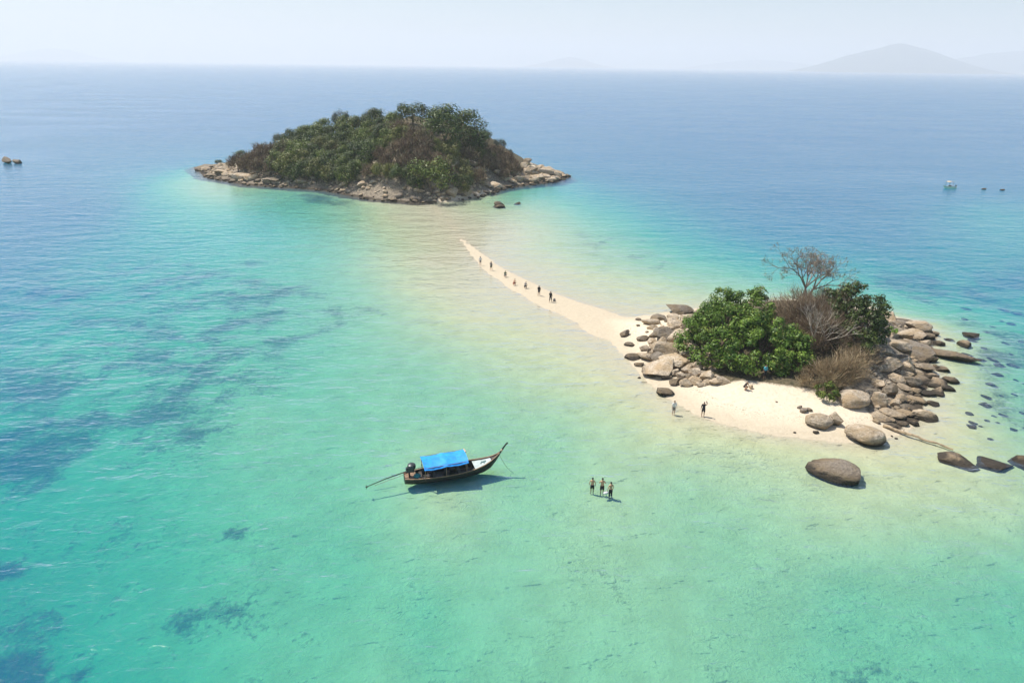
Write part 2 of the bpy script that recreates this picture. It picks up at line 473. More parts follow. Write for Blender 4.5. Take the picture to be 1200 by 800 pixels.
class MB:
    """collects simple shapes into one mesh"""
    def __init__(s): s.v = []; s.f = []
    def add(s, v, f):
        k = len(s.v); s.v += [tuple(p) for p in v]; s.f += [tuple(i + k for i in q) for q in f]
    def box(s, c, size, rot=None, taper=1.0):
        hx, hy, hz_ = (d / 2 for d in size)
        v = [Vector((x * (taper if z > 0 else 1), y * (taper if z > 0 else 1), z)) for z in (-hz_, hz_) for x, y in ((-hx, -hy), (hx, -hy), (hx, hy), (-hx, hy))]
        if rot: v = [Euler(rot).to_matrix() @ p for p in v]
        v = [p + Vector(c) for p in v]
        s.add(v, [(3, 2, 1, 0), (4, 5, 6, 7), (0, 1, 5, 4), (1, 2, 6, 5), (2, 3, 7, 6), (3, 0, 4, 7)])
    def tube(s, pts, rad, n=6, caps=True):
        pts = [Vector(p) for p in pts]
        rad = [rad] * len(pts) if isinstance(rad, (int, float)) else rad
        V, F = [], []
        up = None
        for i, p in enumerate(pts):
            d = (pts[min(i + 1, len(pts) - 1)] - pts[max(i - 1, 0)]).normalized()
            if up is None: up = Vector((0, 0, 1)) if abs(d.z) < .9 else Vector((1, 0, 0))
            a = d.cross(up).normalized(); b = a.cross(d).normalized(); up = b
            for k in range(n):
                w = 2 * math.pi * k / n
                V.append(p + (a * math.cos(w) + b * math.sin(w)) * rad[i])
        for i in range(len(pts) - 1):
            for k in range(n):
                F.append((i * n + k, i * n + (k + 1) % n, (i + 1) * n + (k + 1) % n, (i + 1) * n + k))
        if caps:
            F.append(tuple(range(n - 1, -1, -1))); F.append(tuple(range((len(pts) - 1) * n, len(pts) * n)))
        s.add(V, F)
    def loft(s, rings, close=True, cap=True):
        n = len(rings[0]); V = [p for r in rings for p in r]; F = []
        for i in range(len(rings) - 1):
            for k in range(n if close else n - 1):
                F.append((i * n + k, i * n + (k + 1) % n, (i + 1) * n + (k + 1) % n, (i + 1) * n + k))
        if cap and close:
            F.append(tuple(range(n - 1, -1, -1))); F.append(tuple(range((len(rings) - 1) * n, len(rings) * n)))
        s.add(V, F)
    def build(s, name, material, parent=None, sm=False, **kw):
        me = mesh_np(name, s.v, s.f, material, sm)
        if sm: me.set_sharp_from_angle(angle=R(40))
        return obj(name, me, parent, **kw)

# ================================================================== THE SETTING
def axis(parts, lo, hi, ratio):
    a = []
    for (x0, x1, st) in parts: a += list(np.arange(x0, x1, st))
    a.append(parts[-1][1])
    s = parts[-1][2]; x = a[-1]
    while x < hi: s *= ratio; x += s; a.append(min(x, hi))
    s = parts[0][2]; x = a[0]; b = []
    while x > lo: s *= ratio; x -= s; b.append(max(x, lo))
    return np.array(b[::-1] + a)
FAR = 26000.0
gx = axis([(-125, 0, 1.0), (0, 60, .5), (60, 130, 1.0)], -FAR, FAR, 1.14)
gy = axis([(22, 55, .8), (55, 108, .5), (108, 290, 1.0)], -3000, FAR, 1.14)
GX, GY = np.meshgrid(gx, gy)
GH = height(GX.ravel(), GY.ravel())
GV = np.stack([GX.ravel(), GY.ravel(), GH], 1)
nx, ny = len(gx), len(gy)
ii = (np.arange(ny - 1)[:, None] * nx + np.arange(nx - 1)[None, :]).ravel()
GF = np.stack([ii, ii + 1, ii + nx + 1, ii + nx], 1)
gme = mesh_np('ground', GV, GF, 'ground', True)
PX, PY = to_px(GV[:, 0], GV[:, 1])
front = GV[:, 1] > 12
REEF = [([(500,650),(700,620),(900,640),(1230,650),(1230,830),(450,830)], .20, 30), ([(-40,560),(120,560),(330,620),(420,720),(380,830),(-40,830)], .30, 30), ([(-40,280),(330,290),(420,360),(330,470),(200,540),(-40,560)], .50, 25), ([(560,255),(900,265),(1230,290),(1230,350),(900,335),(700,330)], .30, 12),
        ([(-40,425),(55,417),(110,427),(75,447),(100,460),(150,462),(180,445),(200,420),(225,412),(232,425),(270,405),(300,395),(345,400),(322,425),(292,445),(292,465),(230,490),(205,500),(150,495),(110,520),(60,545),(-40,548)], .66, 16),
        ([(-40,400),(40,362),(100,345),(200,335),(300,333),(385,343),(310,356),(270,366),(200,372),(120,385),(60,394)], .62, 14),
        ([(108,413),(122,410),(141,415),(128,422),(110,420)], .9, 5),
        ([(-40,722),(30,716),(42,745),(34,800),(-40,830)], 1.0, 9), ([(52,748),(80,734),(97,750),(62,768)], 1.0, 7), ([(64,785),(130,778),(128,815),(60,815)], .95, 8),
        ([(254,602),(268,594),(292,598),(288,612),(262,616)], .95, 6), ([(-40,622),(20,618),(24,640),(-40,644)], .9, 6),
        ([(170,670),(240,645),(330,680),(310,730),(220,735),(160,710)], .52, 20), ([(590,775),(650,760),(670,800),(600,815)], .45, 14), ([(755,745),(800,738),(865,765),(840,780)], .42, 14),
        ([(330,221),(400,226),(440,236),(410,244),(350,236)], .7, 6), ([(590,270),(680,262),(800,285),(830,305),(760,318),(660,310)], .42, 14),
        ([(900,292),(1100,300),(1230,345),(1230,375),(1060,345),(930,318)], .56, 12), ([(1130,300),(1230,300),(1230,330),(1150,322)], .8, 10),
        ([(-40,300),(60,310),(150,330),(100,345),(-40,350)], .6, 15), ([(400,345),(470,365),(600,385),(660,388),(600,392),(480,378),(410,358)], .5, 5),
        ([(1110,360),(1230,375),(1230,520),(1170,495),(1140,440),(1120,400)], .52, 14), ([(280,330),(330,322),(400,345),(350,356),(300,345)], .7, 8)]
reef = np.zeros(len(GV))
for P_, a_, s_ in REEF:
    sd = poly_sd(P_, PX, PY)
    reef = np.maximum(reef, np.where(front, a_ * smooth(-1.7 * s_, 1.7 * s_, sd), 0))
reef = np.maximum(reef, smooth(5, 9, -GH) * .55)
s1 = poly_sd(ISLET, GV[:, 0], GV[:, 1]); s2 = poly_sd(ISLE, GV[:, 0], GV[:, 1])
SOIL = [(835,452),(800,415),(795,370),(830,358),(890,350),(990,352),(1035,385),(1040,410),(1000,440),(985,462),(940,455),(905,450),(870,446)]
soil = np.where(s1 > 0, smooth(-8, 10, poly_sd(SOIL, *to_px(GV[:, 0], GV[:, 1], GH))), 0)
soil = np.maximum(soil, smooth(9, 15, s2))
STONE = [(1000,365),(1045,368),(1100,380),(1105,400),(1090,430),(1115,450),(1090,500),(1045,505),(1000,470),(990,440),(1020,420)]
stony = np.where(GH > -1, smooth(-.25, .2, GH) * smooth(-6, 10, poly_sd(STONE, *to_px(GV[:, 0], GV[:, 1], GH))), 0)
bch = smooth(500, 520, PX) * smooth(592, 560, PX)
stony = np.maximum(stony, smooth(-4.5, -1.5, s2) * (1 - smooth(8, 13, s2)) * (1 - .9 * bch * smooth(3, .5, s2)))
for nm, arr in (('reef', reef), ('soil', soil), ('stony', stony)):
    a_ = gme.attributes.new(nm, 'FLOAT', 'POINT'); a_.data.foreach_set('value', arr.astype(np.float32))
g_o = obj('ground', gme); g_o['kind'] = 'structure'

# the sea: one closed body of clear water over the whole bed
wb = MB(); wb.box((0, (FAR - 2900) / 2, -12.5), (2 * FAR - 200, FAR + 2700, 25.0))
w_o = wb.build('water', 'water'); w_o['kind'] = 'structure'

# far hills on the horizon
def hill_mat():
    m = mat('wooded_hill'); t = NT(m)
    P = t.pos()
    c = t.mix(t.ramp(t.noise(P, .006, 6, .65), .35, .65), (.018, .030, .018), (.05, .065, .038))
    p = t.n('ShaderNodeBsdfPrincipled', {'Base Color': c, 'Roughness': .95}); t.link(p.outputs[0], t.out.inputs[0]); M['hill'] = m
hill_mat()
def hill(prof, dist, dep):
    """prof: silhouette pixels (px, py) over the horizon; built as a ridge of real size at dist"""
    pts = np.array([at_dist(a, b, dist) for a, b in prof])
    n, mrow = 110, 26
    xs = np.linspace(pts[0, 0], pts[-1, 0], n)
    hs = np.interp(xs, pts[:, 0], pts[:, 2])
    V = []
    for j in range(mrow):
        v = j / (mrow - 1)
        for i in range(n):
            x = xs[i]
            ridge = 1 - abs(2 * v - 1) ** 1.25
            nse = float(fbm(np.array([x / 300]), np.array([v * dep / 300]), 5)[0])
            h = max(hs[i], 0) * ridge * (1 + .5 * nse * (1 - .75 * ridge)) + 12 * nse * ridge
            V.append((x, dist + (v - .5) * dep, h - 3))
    k = (np.arange(mrow - 1)[:, None] * n + np.arange(n - 1)[None, :]).ravel()
    F = np.stack([k, k + 1, k + n + 1, k + n], 1)
    o = obj('hill', mesh_np('hill', V, F, 'hill', True)); o['kind'] = 'structure'
hill([(936,86.5),(950,81),(975,72),(1000,64),(1020,58),(1033,55),(1046,50.5),(1058,49.5),(1068,52),(1080,56),(1095,62),(1110,69),(1125,77),(1138,84),(1145,87)], 12000, 2700)
hill([(1090,87),(1110,72),(1130,67),(1150,64),(1170,61),(1200,59),(1240,62),(1290,72),(1330,88)], 15200, 2700)
hill([(590,81),(620,77),(650,70),(668,67),(685,70),(705,77),(740,82)], 18000, 2300)
hill([(-60,76),(-10,70),(30,61),(58,56),(80,58),(110,68),(140,75)], 19000, 2300)
hill([(780,83),(840,74),(880,70),(920,72),(950,76),(990,83)], 20000, 2100)

# haze: even air round everything
hm = mat('haze_air'); t_ = NT(hm)
pv = t_.n('ShaderNodeVolumePrincipled', {'Color': (.965, .975, 1.0, 1), 'Density': .00016, 'Anisotropy': .1})
t_.link(pv.outputs[0], t_.out.inputs['Volume'])
hb = MB(); hb.box((0, (FAR - 3100) / 2, 305), (2 * FAR + 200, FAR + 3500, 670.0))
h_o = hb.build('haze', hm); h_o['kind'] = 'stuff'

# ================================================================== ROCKS
def rock_mesh(name, seed, sub, planes, rough_, squash=(1, 1, 1), cut=(.5, .85)):
    r = random.Random(seed)
    bm = bmesh.new()
    bmesh.ops.create_icosphere(bm, subdivisions=sub, radius=1.0)
    V = np.array([v.co[:] for v in bm.verts])
    off = Vector((seed * 3.1, seed * 1.7, seed * .9))
    for i, p in enumerate(V):
        q = Vector(p)
        d = mnoise.fractal(q * .9 + off, 1.0, 2.1, 3) * rough_ * 1.6
        V[i] = p * (1 + d)
    for k in range(planes):
        n = np.array([r.gauss(0, 1), r.gauss(0, 1), r.gauss(0, .8)]); n /= np.linalg.norm(n)
        o = r.uniform(*cut)
        e = V @ n - o
        V = V - np.outer(np.maximum(e, 0) * .96, n)
    for i, p in enumerate(V):
        q = Vector(p)
        d = mnoise.fractal(q * 4.2 + off, .8, 2.1, 4) * rough_ * .32
        d -= max(0, .10 - abs(mnoise.noise(q * 1.6 + off * 2))) * rough_ * 5.0
        V[i] = p * (1 + d)
    V -= (V.max(0) + V.min(0)) / 2
    V /= (V.max(0) - V.min(0)) / 2
    V *= np.array(squash)
    for v, p in zip(bm.verts, V): v.co = p
    me = bpy.data.meshes.new(name); bm.to_mesh(me); bm.free()
    me.polygons.foreach_set('use_smooth', np.ones(len(me.polygons), bool))
    me.set_sharp_from_angle(angle=R(32))
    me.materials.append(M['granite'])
    return me
BLOCKS = [rock_mesh('rock', 10 + k, 4, 16, .10, cut=(.40, .78)) for k in range(8)]
ROUNDS = [rock_mesh('boulder', 40 + k, 4, 11, .12, cut=(.55, .88)) for k in range(6)]
EGGS = [rock_mesh('boulder', 130 + k, 4, 5, .09, cut=(.74, .95)) for k in range(3)]
SLABS = [rock_mesh('rock', 70 + k, 4, 12, .13, cut=(.4, .8)) for k in range(5)]
SMALL = [rock_mesh('small_rock', 90 + k, 2, 7, .14) for k in range(8)]
def with_mat(lst, mname):
    out = []
    for me in lst:
        c = me.copy(); c.materials.clear(); c.materials.append(M[mname]); out.append(c)
    return out
D_BLOCKS, D_ROUNDS, D_SLABS, D_SMALL, D_EGGS = (with_mat(l, 'dark_granite') for l in (BLOCKS, ROUNDS, SLABS, SMALL, EGGS))
rr = random.Random(5)
def put_rock(px, py, w, h, label, group=None, kind='b', dark=False, rot=None, tilt=.22, name='rock', cat='rock', sink=.28, idx=None, deep=None, yaw_long=None, dxy=None):
    """px, py: where the rock's middle meets the ground; w, h: its size in photo pixels"""
    p = ground(px, py) if dxy is None else np.array([dxy[0], dxy[1], hz(*dxy)])
    s = ppm(p)
    wm = w / s; hm = max(.8 * h / s, .25 * wm)
    dm = deep if deep else wm * rr.uniform(.7, 1.0)
    src = {'b': (BLOCKS, D_BLOCKS), 'r': (ROUNDS, D_ROUNDS), 's': (SLABS, D_SLABS), 'm': (SMALL, D_SMALL), 'e': (EGGS, D_EGGS)}[kind][1 if dark else 0]
    me = src[idx if idx is not None else rr.randrange(len(src))]
    yaw = rot if rot is not None else rr.uniform(-.6, .6) + rr.choice((0, math.pi))
    o = obj(name, me, None, (p[0], p[1], p[2] + hm * (.5 - sink)), (rr.uniform(-tilt, tilt), rr.uniform(-tilt, tilt), yaw), (wm / 2, dm / 2, hm / 2))
    return tag(o, label, cat, group)

ADJ = {'b': 'angular', 's': 'flat topped', 'r': 'rounded', 'm': 'small'}
L_HEAPD = 'dark stained rock on the seaward edge of the heap beside the sandbar'
for (px, py, w, h, k, dk) in [(796,366,24,11,'r',1),(762,379,17,7,'b',0),(764,385,9,5,'b',0),(782,377,6,4,'m',1),(766,394,9,7,'b',1),(780,394,21,12,'b',1),
        (791,382,22,9,'s',0),(797,398,22,12,'s',0),(777,412,26,14,'s',0),(803,406,18,13,'b',0),(755,410,9,7,'b',0),(762,411,7,5,'m',1),(771,421,15,10,'b',1),(757,420,17,9,'s',0),
        (790,426,28,14,'s',0),(769,436,29,12,'s',0),(791,439,10,9,'b',0),(797,442,9,7,'r',0),(804,435,10,10,'b',0),(792,449,13,8,'b',1),(813,439,11,9,'b',0),(817,432,10,10,'b',0),
        (804,451,11,8,'b',0),(813,449,13,8,'s',0),(821,451,9,5,'b',0),(836,449,11,7,'b',0),(847,448,13,7,'b',0),(783,387,10,6,'b',0),(775,402,11,7,'b',0),(806,418,14,9,'b',0),
        (802,393,13,8,'b',0),(812,410,12,10,'b',0),(785,415,10,6,'b',1),(798,432,12,8,'b',1),(781,443,9,7,'b',1),(807,443,8,6,'b',1),(773,428,12,6,'b',1),(829,449,8,6,'m',0),
        (765,402,9,6,'m',0),(770,388,8,5,'m',0),(788,372,10,5,'m',0),(806,375,12,7,'b',0),(809,384,13,9,'b',0),(812,398,12,9,'b',0),(816,420,13,9,'b',0),(823,440,9,8,'b',0),(801,425,9,7,'m',0)]:
    put_rock(px, py, w * 1.38, h * 1.6, f'{ADJ[k]} pale granite rock in the heap left of the leafy green tree' if not dk else f'{ADJ[k]} dark granite rock wedged in the heap left of the green tree', (f'{ADJ[k]} pale' if not dk else f'{ADJ[k]} dark') + ' rocks of the heap', k, bool(dk), tilt=.35)
for (px, py, w, h) in [(732,393,13,11),(748,375,8,5),(748,382,5,4),(753,398,14,9),(738,404,14,5),(742,419,18,8),(749,428,12,6),(762,441,11,6),(749,443,4,3)]:
    put_rock(px, py, w, h * 1.1, L_HEAPD, 'dark rocks along the heap edge', 'b', True)
put_rock(771, 374, 20, 11, 'large near black rock at the corner of the heap by the sandbar', None, 'r', True, idx=2)
put_rock(830, 444, 21, 18, 'big square tan boulder against the leafy green tree at beach end', None, 'b', False, idx=3, tilt=.1, name='boulder', cat='boulder')
put_rock(779, 461, 22, 13, 'dark two humped boulder awash beside the rock heap', None, 'r', True, idx=1, name='boulder', cat='boulder', sink=.3)

L_R = 'brown granite rock on the rugged shore beyond the dry straw coloured bush'
L_RD = 'dark wet rock on the rugged shore beyond the dry straw coloured bush'
for (px, py, w, h, k, dk) in [(1042,374,15,9,'b',0),(1026,382,20,9,'s',0),(1040,381,10,5,'b',1),(1058,395,17,9,'r',0),(1070,393,20,4,'s',0),(1050,406,28,9,'s',0),(1070,405,15,7,'b',0),
        (1084,406,9,8,'b',0),(1066,415,36,9,'s',1),(1058,421,14,7,'b',1),(1060,433,17,13,'b',0),(1075,430,9,5,'b',0),(1083,432,16,8,'b',1),(1092,423,9,8,'b',0),(1042,462,13,16,'b',1),
        (1049,476,9,12,'b',0),(1054,469,11,10,'b',0),(1070,459,13,6,'b',0),(1062,456,16,6,'s',0),(1066,451,19,14,'r',1),(1112,447,15,7,'b',1),(1092,442,11,6,'b',0),(1045,485,22,5,'s',0),
        (1032,490,18,4,'s',0),(1060,484,16,5,'s',0),(1075,470,18,6,'s',0),(1085,462,14,6,'b',1),(1050,446,16,10,'b',0),(1033,400,14,7,'b',0),(1090,412,12,6,'b',1),(1080,446,16,7,'b',1),
        (1062,440,12,7,'b',0),(1020,388,12,7,'b',0),(1046,394,10,6,'b',0),(1030,452,14,9,'b',0),(1075,438,12,6,'m',0),(1040,414,14,7,'b',0),(1068,384,10,5,'b',1),(1054,381,12,6,'b',1),
        (1100,452,22,7,'s',0),(1086,395,12,6,'m',1),(1052,425,10,6,'m',0),(1074,419,12,5,'m',1),(1058,497,10,4,'m',1),(1046,500,9,3,'m',1),(1098,432,10,5,'m',1),(1108,455,16,6,'s',1),(1099,462,12,6,'b',0),(1094,474,11,5,'b',1),(1104,434,12,6,'b',0),(1100,404,10,6,'b',1),(1094,392,9,5,'b',0),(1072,497,10,5,'b',1)]:
    put_rock(px, py, w * 1.35, h * 1.55, ADJ[k] + ' ' + (L_RD if dk else L_R), ADJ[k] + (' dark' if dk else ' brown') + ' rocks of the rugged shore', k, bool(dk), tilt=.3)
for (px, py, w, h) in [(884,354,16,8),(896,351,12,7),(872,357,12,6),(858,359,10,5)]:
    put_rock(px, py, w, h, 'pale rock on the back shore behind the leafy green tree', 'rocks of the back shore', 'b', False)
big = dict(name='boulder', cat='boulder')
put_rock(1075, 386, 31, 19, 'broad pinkish grey boulder on the outer corner of the rugged shore', None, 'r', False, idx=0, tilt=.12, **big)
put_rock(1086, 390, 13, 11, 'black block at the foot of the broad pinkish grey boulder', None, 'b', True, idx=2)
put_rock(1038, 431, 34, 26, 'tallest grey boulder leaning over the dry straw coloured bush', None, 'r', False, idx=2, tilt=.15, **big)
put_rock(1000, 472, 36, 28, 'massive rounded grey boulder below the dry straw coloured bush', None, 'e', False, idx=2, tilt=.1, **big)
put_rock(1028, 473, 20, 27, 'upright grey boulder beside the massive rounded grey boulder', None, 'r', False, idx=4, tilt=.12, **big)
put_rock(1082, 490, 30, 18, 'blunt grey boulder with black foot standing at the water', None, 'r', False, idx=5, tilt=.12, **big)
put_rock(959, 497, 31, 24, 'smooth egg shaped pale boulder on the beach sand', None, 'e', False, idx=0, tilt=.1, **big)
put_rock(978, 496, 17, 26, 'narrow pale boulder leaning on the egg shaped boulder', None, 'b', False, idx=5, tilt=.15, **big)
put_rock(1013, 514, 46, 27, 'white topped oval boulder with dark base at the beach edge', None, 'e', False, idx=1, tilt=.06, sink=.22, rot=-.3, deep=3.2, **big)
put_rock(976, 556, 60, 34, 'long dark brown boulder standing in the shallows off the beach', None, 'e', True, idx=2, tilt=.06, sink=.34, rot=-.62, deep=3.4, **big)
put_rock(1116, 420, 58, 11, 'long tan rock ledge running out into clear shallows', None, 's', True, idx=0, tilt=.05, rot=-.42, deep=2.4, name='rock_ledge', cat='rock ledge')
put_rock(1138, 396, 18, 10, 'pale pointed rock of the pair standing offshore of the ledge', None, 'b', False, idx=6, tilt=.1)
put_rock(1131, 406, 17, 14, 'tan blocky rock of the pair standing offshore of the ledge', None, 'b', False, idx=1, tilt=.1)
put_rock(1122, 542, 44, 13, 'low tan rock lying awash at the end of the drift log', None, 's', False, idx=3, rot=-.35, tilt=.05, deep=2.6)
put_rock(1162, 545, 46, 10, 'low dark rock lying awash between two tan rocks', None, 's', True, idx=1, rot=-.5, tilt=.04, deep=2.5, sink=.5)
put_rock(1203, 545, 40, 17, 'brown rounded rock awash beyond the low dark rock', None, 'r', True, idx=4, rot=-.3, tilt=.05)
for (px, py, w) in [(931,507,3.5),(937,478,7),(956,507,7),(942,482,11),(948,481,8),(910,471,3),(1050,514,4),(1045,511,3)]:
    put_rock(px, py, w, w * .7, 'small brown stone lying loose on the beach sand', 'loose stones on the beach', 'm', True, name='stone', cat='stone')
# dark rocks on the bed of the clear shallows
i = 0
while i < 46:
    px = rr.uniform(1085, 1215); py = rr.uniform(362, 520)
    if px < 1100 + abs(py - 415) * .35 or (py > 430 and px < 1135): continue
    w = rr.uniform(5, 15)
    put_rock(px, py, w, w * .22, 'flat dark rock under clear water off the rugged shore', 'sunken rocks in the clear shallows', 's', True, tilt=.05, sink=.42, name='sunken_rock', cat='rock', rot=rr.uniform(-.5, -.1))
    i += 1

# far wooded island: boulder shore
L_FI = 'pale boulder on the rocky rim of the large wooded island'
L_FID = 'dark tide stained rock on the rocky rim of the large wooded island'
rim = np.array([at(a, b)[:2] for a, b in [(232,198),(250,208),(290,216),(340,219),(380,222),(412,229),(445,234),(490,237),(530,235),(560,230),(590,220),(625,215),(652,212),(664,206)]])
seg = np.linalg.norm(np.diff(rim, axis=0), axis=1); cum = np.append(0, np.cumsum(seg))
def rim_pt(s, inward):
    k = min(int(np.searchsorted(cum, s, 'right')) - 1, len(seg) - 1)
    t = (s - cum[k]) / seg[k]
    p = rim[k] + (rim[k + 1] - rim[k]) * t
    d = (rim[k + 1] - rim[k]) / seg[k]
    return p[0] - d[1] * inward, p[1] + d[0] * inward
def rim_zone(s):
    f = s / cum[-1]
    return 'by the pointed tip' if f < .25 else 'below the green wood' if f < .5 else 'below the brown hollow' if f < .75 else 'towards the bare headland'
for i in range(104):
    s = rr.uniform(0, cum[-1]); u = rr.uniform(0.6, 10)
    x, y = rim_pt(s, u)
    w = rr.uniform(6, 15) * (1.25 if s > .78 * cum[-1] else 1)
    kk_ = rr.choice('bbrs'); wh = rim_zone(s)
    put_rock(0, 0, w, w * rr.uniform(.4, .7), f'{ADJ[kk_]} pale boulder on the large island shore {wh}', f'{ADJ[kk_]} pale boulders {wh}', kk_, False, tilt=.3, name='boulder', cat='boulder', dxy=(x, y), sink=.3)
for i in range(44):
    s = rr.uniform(0, cum[-1]); u = rr.uniform(-1.6, 2.2)
    x, y = rim_pt(s, u)
    w = rr.uniform(5, 11)
    wh = rim_zone(s)
    put_rock(0, 0, w, w * rr.uniform(.35, .55), f'dark tide stained rock on the large island shore {wh}', f'dark shore rocks {wh}', 'b', True, tilt=.3, dxy=(x, y), sink=.3)
for (px, py, w, h) in [(612,197,17,11),(622,202,18,10),(638,203,20,11),(652,206,16,9),(630,209,16,8),(603,205,14,8),(645,212,13,6),(617,190,12,8),(600,213,13,6),(660,207,10,6)]:
    put_rock(px, py, w, h, 'big angular rock of the bare headland ending the wooded island', 'rocks of the headland', 'b', w % 3 == 0, tilt=.3, name='boulder', cat='boulder')
for (px, py, w, h, dk) in [(240,197,22,7,1),(262,203,26,7,0),(285,208,30,8,0),(300,200,20,8,0),(318,212,26,8,1),(352,214,20,9,0),(268,194,16,7,1),(250,206,16,5,1)]:
    put_rock(px, py, w, h, 'long low slab on the pointed tip of the wooded island' if not dk else 'long dark slab on the pointed tip of the wooded island', 'slabs of the island tip' if not dk else 'dark slabs of the island tip', 's', bool(dk), tilt=.12, name='rock')
put_rock(529, 228, 17, 15, 'white rounded boulder in front of the thicket on the wooded island', None, 'r', False, idx=0, tilt=.05, **big)
put_rock(545, 226, 24, 14, 'grey sloping boulder shaded by the thicket on the wooded island', None, 's', False, idx=2, tilt=.1, **big)
put_rock(585, 241, 12, 9, 'dark rock standing alone in shallows off the wooded island', None, 'b', True, idx=2)
put_rock(586, 243, 17, 4, 'low ledge round the foot of the lone dark rock', None, 's', True, idx=1)
put_rock(606, 240, 9, 4, 'low dark rock awash just beyond the lone dark rock', None, 's', True, idx=4)
# rubble too fine to count along that shore
V, F = [], []
base = [(np.array([v.co[:] for v in me.vertices]), [tuple(p.vertices) for p in me.polygons]) for me in SMALL[:4]]
for i in range(520):
    s = rr.uniform(0, cum[-1]); x, y = rim_pt(s, rr.uniform(-2.0, 9)); w = rr.uniform(.25, .8)
    bv, bf = base[i % 4]; a = rr.uniform(0, 6.28); ca, sa = math.cos(a), math.sin(a)
    k = len(V)
    q = bv * np.array([w, w * .8, w * .6]); q = np.stack([q[:, 0] * ca - q[:, 1] * sa + x, q[:, 0] * sa + q[:, 1] * ca + y, q[:, 2] + hz(x, y) + w * .2], 1)
    V += list(q); F += [tuple(j + k for j in f) for f in bf]
rub = obj('rubble', mesh_np('rubble', V, np.array(F), 'granite', False)); rub['kind'] = 'stuff'
tag(rub, 'fine broken rubble along the shore of the wooded island', 'rubble')
# rubble on the near islet
V, F = [], []
for i in range(420):
    if i < 230: px, py = rr.uniform(1015, 1100), rr.uniform(372, 495)
    else: px, py = rr.uniform(755, 840), rr.uniform(372, 452)
    if i >= 230 and (py - 372) * .9 < (740 - px): continue
    p = ground(px, py)
    if p[2] < .05 or (i >= 230 and px < 757 + max(0, py - 425) * 1.2): continue
    x, y = p[0], p[1]; w = rr.uniform(.12, .4)
    bv, bf = base[i % 4]; a = rr.uniform(0, 6.28); ca, sa = math.cos(a), math.sin(a)
    k = len(V)
    q = bv * np.array([w, w * .8, w * .6]); q = np.stack([q[:, 0] * ca - q[:, 1] * sa + x, q[:, 0] * sa + q[:, 1] * ca + y, q[:, 2] + p[2] + w * .2], 1)
    V += list(q); F += [tuple(j + k for j in f) for f in bf]
rub = obj('rubble', mesh_np('rubble', V, np.array(F), 'granite', False)); rub['kind'] = 'stuff'
tag(rub, 'small broken stones among the rocks of the near islet', 'rubble')
# lone rocks out at sea
p = at(9, 191); put_rock(0, 0, 12, 9, 'lone dark rock out in open water beyond the reef', None, 'b', True, idx=0, dxy=(p[0], p[1]), name='sea_rock', sink=.3).location.z = .7
p = at(20, 191); put_rock(0, 0, 11, 7, 'lower dark rock touching the lone dark rock in open water', None, 's', True, idx=2, dxy=(p[0], p[1]), name='sea_rock').location.z = .35
for (a, b) in ((1153, 222), (1175, 223)):
    p = at(a, b); o = put_rock(0, 0, 5, 2.5, 'small tan rock top breaking the surface near the anchored skiff', 'rock tops near the skiff', 'm', False, dxy=(p[0], p[1]), name='sea_rock'); o.location.z = .15
# drift log
a, b = ground(1035, 500), ground(1117, 529)
mb = MB(); A = Vector(a) + Vector((0, 0, .15)); B = Vector((b[0], b[1], .08)); n_ = 14
pts = [A.lerp(B, k / n_) + Vector((0, 0, .05 * math.sin(k * 1.3))) + Vector((.05 * math.sin(k * 2.1), .05 * math.cos(k * 1.7), 0)) for k in range(n_ + 1)]
mb.tube([p - A for p in pts], [.17 - .006 * k + .02 * math.sin(k * 2.7) for k in range(n_ + 1)], 8)
mb.tube([pts[4] - A, pts[4] - A + Vector((.25, .3, .2))], [.07, .03], 6)
tag(mb.build('drift_log', 'driftwood', None, True, loc=A), 'long thin drift log reaching from the beach into the shallows', 'log')

# ================================================================== TREES
def quads(cen, nor, size, r, aspect=1.0, bend=.0):
    """leaf quads; cen, nor: (n,3); size: (n,)"""
    n = len(cen)
    nor = nor / (np.linalg.norm(nor, axis=1)[:, None] + 1e-9)
    t = r.normal(size=(n, 3)); a = np.cross(nor, t); a /= (np.linalg.norm(a, axis=1)[:, None] + 1e-9)
    b = np.cross(nor, a)
    a = a * (size * aspect / 2)[:, None]; b = b * (size / 2)[:, None]
    V = np.stack([cen - a, cen - b * .62, cen + a, cen + b * .62], 1)
    return V.reshape(-1, 3)
def crown_leaves(clumps, rad, per, leaf, r, jitter=.26, up=.25, fill=.32):
    cs, ns, ss = [], [], []
    for c, q in zip(clumps, rad):
        n = max(6, int(per * r.uniform(.7, 1.3)))
        d = r.normal(size=(n, 3)); d[:, 2] += up; d /= np.linalg.norm(d, axis=1)[:, None]
        k = np.where(r.random(n) < fill, r.uniform(.2, .8, n), r.uniform(.82, 1.08, n))
        cs.append(c + d * (q * k)[:, None] * np.array([1, 1, .8]))
        ns.append(d + r.normal(size=(n, 3)) * jitter + np.array([0, 0, .35]))
        ss.append(leaf * r.uniform(.65, 1.35, n))
    V = quads(np.concatenate(cs), np.concatenate(ns), np.concatenate(ss), r, 1.15)
    return V, np.arange(len(V)).reshape(-1, 4)
def twigs(origins, dirs, length, width, r):
    """thin crossed slivers for dry brush"""
    n = len(origins)
    d = dirs / (np.linalg.norm(dirs, axis=1)[:, None] + 1e-9)
    t = r.normal(size=(n, 3)); a = np.cross(d, t); a /= (np.linalg.norm(a, axis=1)[:, None] + 1e-9)
    w = (width * r.uniform(.6, 1.4, n))[:, None]; L = (length * r.uniform(.5, 1.3, n))[:, None]
    bend = r.normal(size=(n, 3)) * L * .12
    V = np.stack([origins - a * w, origins + a * w, origins + d * L + bend + a * w * .3, origins + d * L + bend - a * w * .3], 1)
    return V.reshape(-1, 3)

